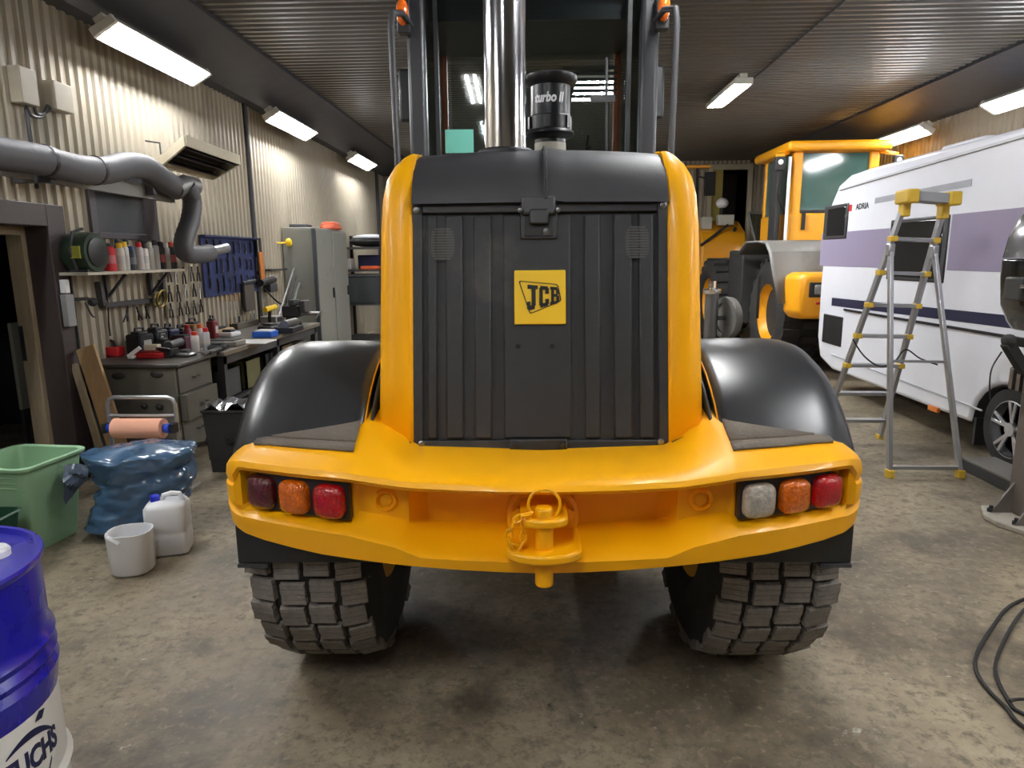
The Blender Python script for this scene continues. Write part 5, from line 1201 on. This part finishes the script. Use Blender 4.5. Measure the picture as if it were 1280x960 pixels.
for s in (-1, 1):
    x = 4.43 + s * .85
    W2(MB().bar((4.43 + s * .6, 10.9, 3.12), (x, 10.6, 3.02), .12, .05), 'roof_bracket', y2, bevel=.01)
    lb = W2(MB().bb((x - .07, 10.52, 2.80), (x + .07, 10.6, 3.0)), 'work_lamp', rub, bevel=.02)
    W2(MB().sphere((x + .0, 10.52, 2.92), (.04, .02, .04), 10, 6), 'lamp_lens', M('lamp_lens_white', (230, 235, 230), .15, coat=.5), lb)
    W2(MB().tube([(x, 10.58, 2.85), (x, 10.6, 2.5), (x - s * .2, 10.8, 2.2)], .022, 6), 'lamp_stem', rub)
W2(MB().cyl((3.74, 10.6, 1.6), (3.74, 10.6, 3.0), .025, n=8), 'grab_rail', wht)
W2(MB().bb((3.60, 10.7, 1.7), (3.68, 11.0, 3.0)), 'exhaust_duct', rub, bevel=.02)
for s in (-1, 1): W2(MB().tube([(4.4 + s * .4, 12.2, 1.7), (4.4 + s * .4, 13.2, 1.3), (4.4 + s * .4, 13.9, .5)], .1, 8), 'lift_arm', y2)
# ---- trolley jack post in front of the second loader
jp = Vector((2.27, 8.95, 0))
jk = thing('trolley_jack', 'grey upright hydraulic jack with a side wheel before the second loader', 'jack', jp)
MB().bb((-.16, -.2, .06), (.2, .2, .12)).build('base', dkgrey, jk, local=True, bevel=.01)
for sx in (-.14, .18):
    for sy_ in (-.2, .2): MB().lathe([(.05, -.02), (.06, -.015), (.06, .015), (.05, .02)], (sx, sy_, .06), 'X', 14).build('castor', rub, jk, local=True)
MB().cyl((0, 0, .12), (0, 0, 1.12), .085, n=18).build('cylinder', M('jack_grey', (110, 110, 108), .35, metal=.6), jk, local=True)
MB().lathe([(.10, 1.10), (.12, 1.13), (.12, 1.16), (.05, 1.17), (.05, 1.26), (.001, 1.26)], (0, 0, 0), 'Z', 18).build('head', chrome, jk, local=True)
MB().lathe([(.2, -.05), (.27, -.05), (.28, 0), (.27, .05), (.2, .05)], (.22, .05, .78), (1, .35, 0), 26, cap=False).lathe([(.2, -.03), (.02, -.03), (.02, .03), (.2, .03)], (.22, .05, .78), (1, .35, 0), 20, cap=False).build('side_wheel', M('wheel_grey', (88, 86, 82), .6), jk, local=True)
MB().bar((.0, .03, .78), (.24, .05, .78), .05, .05).build('wheel_bracket', dkgrey, jk, local=True)
# ---- yellow compact machine at the far gate
cpt = thing('compact_machine', 'yellow compact machine with a white round beacon at the far gate', 'machine', (3.95, 15.3, 0))
MB().prism([(3.45, 14.7, .4), (3.45, 14.65, 1.75), (3.45, 14.8, 2.05), (3.45, 15.3, 2.3), (3.45, 15.9, 2.35), (3.45, 15.9, .4)], (0, 0, 0), (.95, 0, 0)).build('bonnet', y2, cpt, bevel=.05)
MB().bar((3.44, 14.66, 1.78), (4.0, 14.72, 2.2), .05, .05).bar((4.05, 14.68, 1.7), (4.2, 14.9, 2.15), .05, .04).build('dark_trim', rub, cpt)
MB().bb((3.50, 14.9, 2.12), (3.72, 15.1, 2.38)).build('lamp_box', M('lamp_box_pale', (206, 204, 190), .4), cpt, bevel=.02)
MB().bb((3.84, 14.9, 2.2), (4.18, 15.1, 2.42)).build('lamp_box', M('lamp_box_pale', (206, 204, 190), .4), cpt, bevel=.02)
MB().cyl((3.93, 15.0, 2.4), (3.93, 15.0, 2.56), .05).build('beacon_stem', rub, cpt)
MB().sphere((3.93, 15.0, 2.66), (.13, .13, .11), 16, 10).build('beacon', wht, cpt)
for x in (3.5, 4.35):
    for y in (14.85, 15.7): MB().lathe([(.2, -.12), (.38, -.12), (.4, 0), (.38, .12), (.2, .12)], (x, y, .4), 'X', 24).build('tyre', rub, cpt)
MB().tube([(3.38, 14.9, 1.6), (3.36, 14.9, 3.38)], .03, 8).build('mast', rub, cpt)
MB().bb((3.12, 14.8, 3.36), (3.62, 15.0, 3.42)).build('roof_bar', y2, cpt, bevel=.01)
MB().bb((3.50, 14.78, 2.80), (3.72, 14.86, 3.28)).tube([(3.38, 14.88, 3.2), (3.55, 14.84, 3.15)], .02, 6).build('mirror', rub, cpt, bevel=.03)
q = [(4.28, 14.3, 2.42), (5.0, 14.35, 2.38), (4.92, 14.2, 1.55), (4.5, 14.15, 1.55)]
fr_ = MB()
for i in range(4): fr_.bar(q[i], q[(i + 1) % 4], .04, .04)
fr_.bar((4.5, 14.2, 1.55), (4.3, 14.8, 1.3), .05, .05).build('windscreen_frame', g2, cpt)
MB().prism(q, (0, 0, 0), (0, .008, 0)).build('windscreen', glass('clear_sheet', (205, 208, 196), .8, .15), cpt)
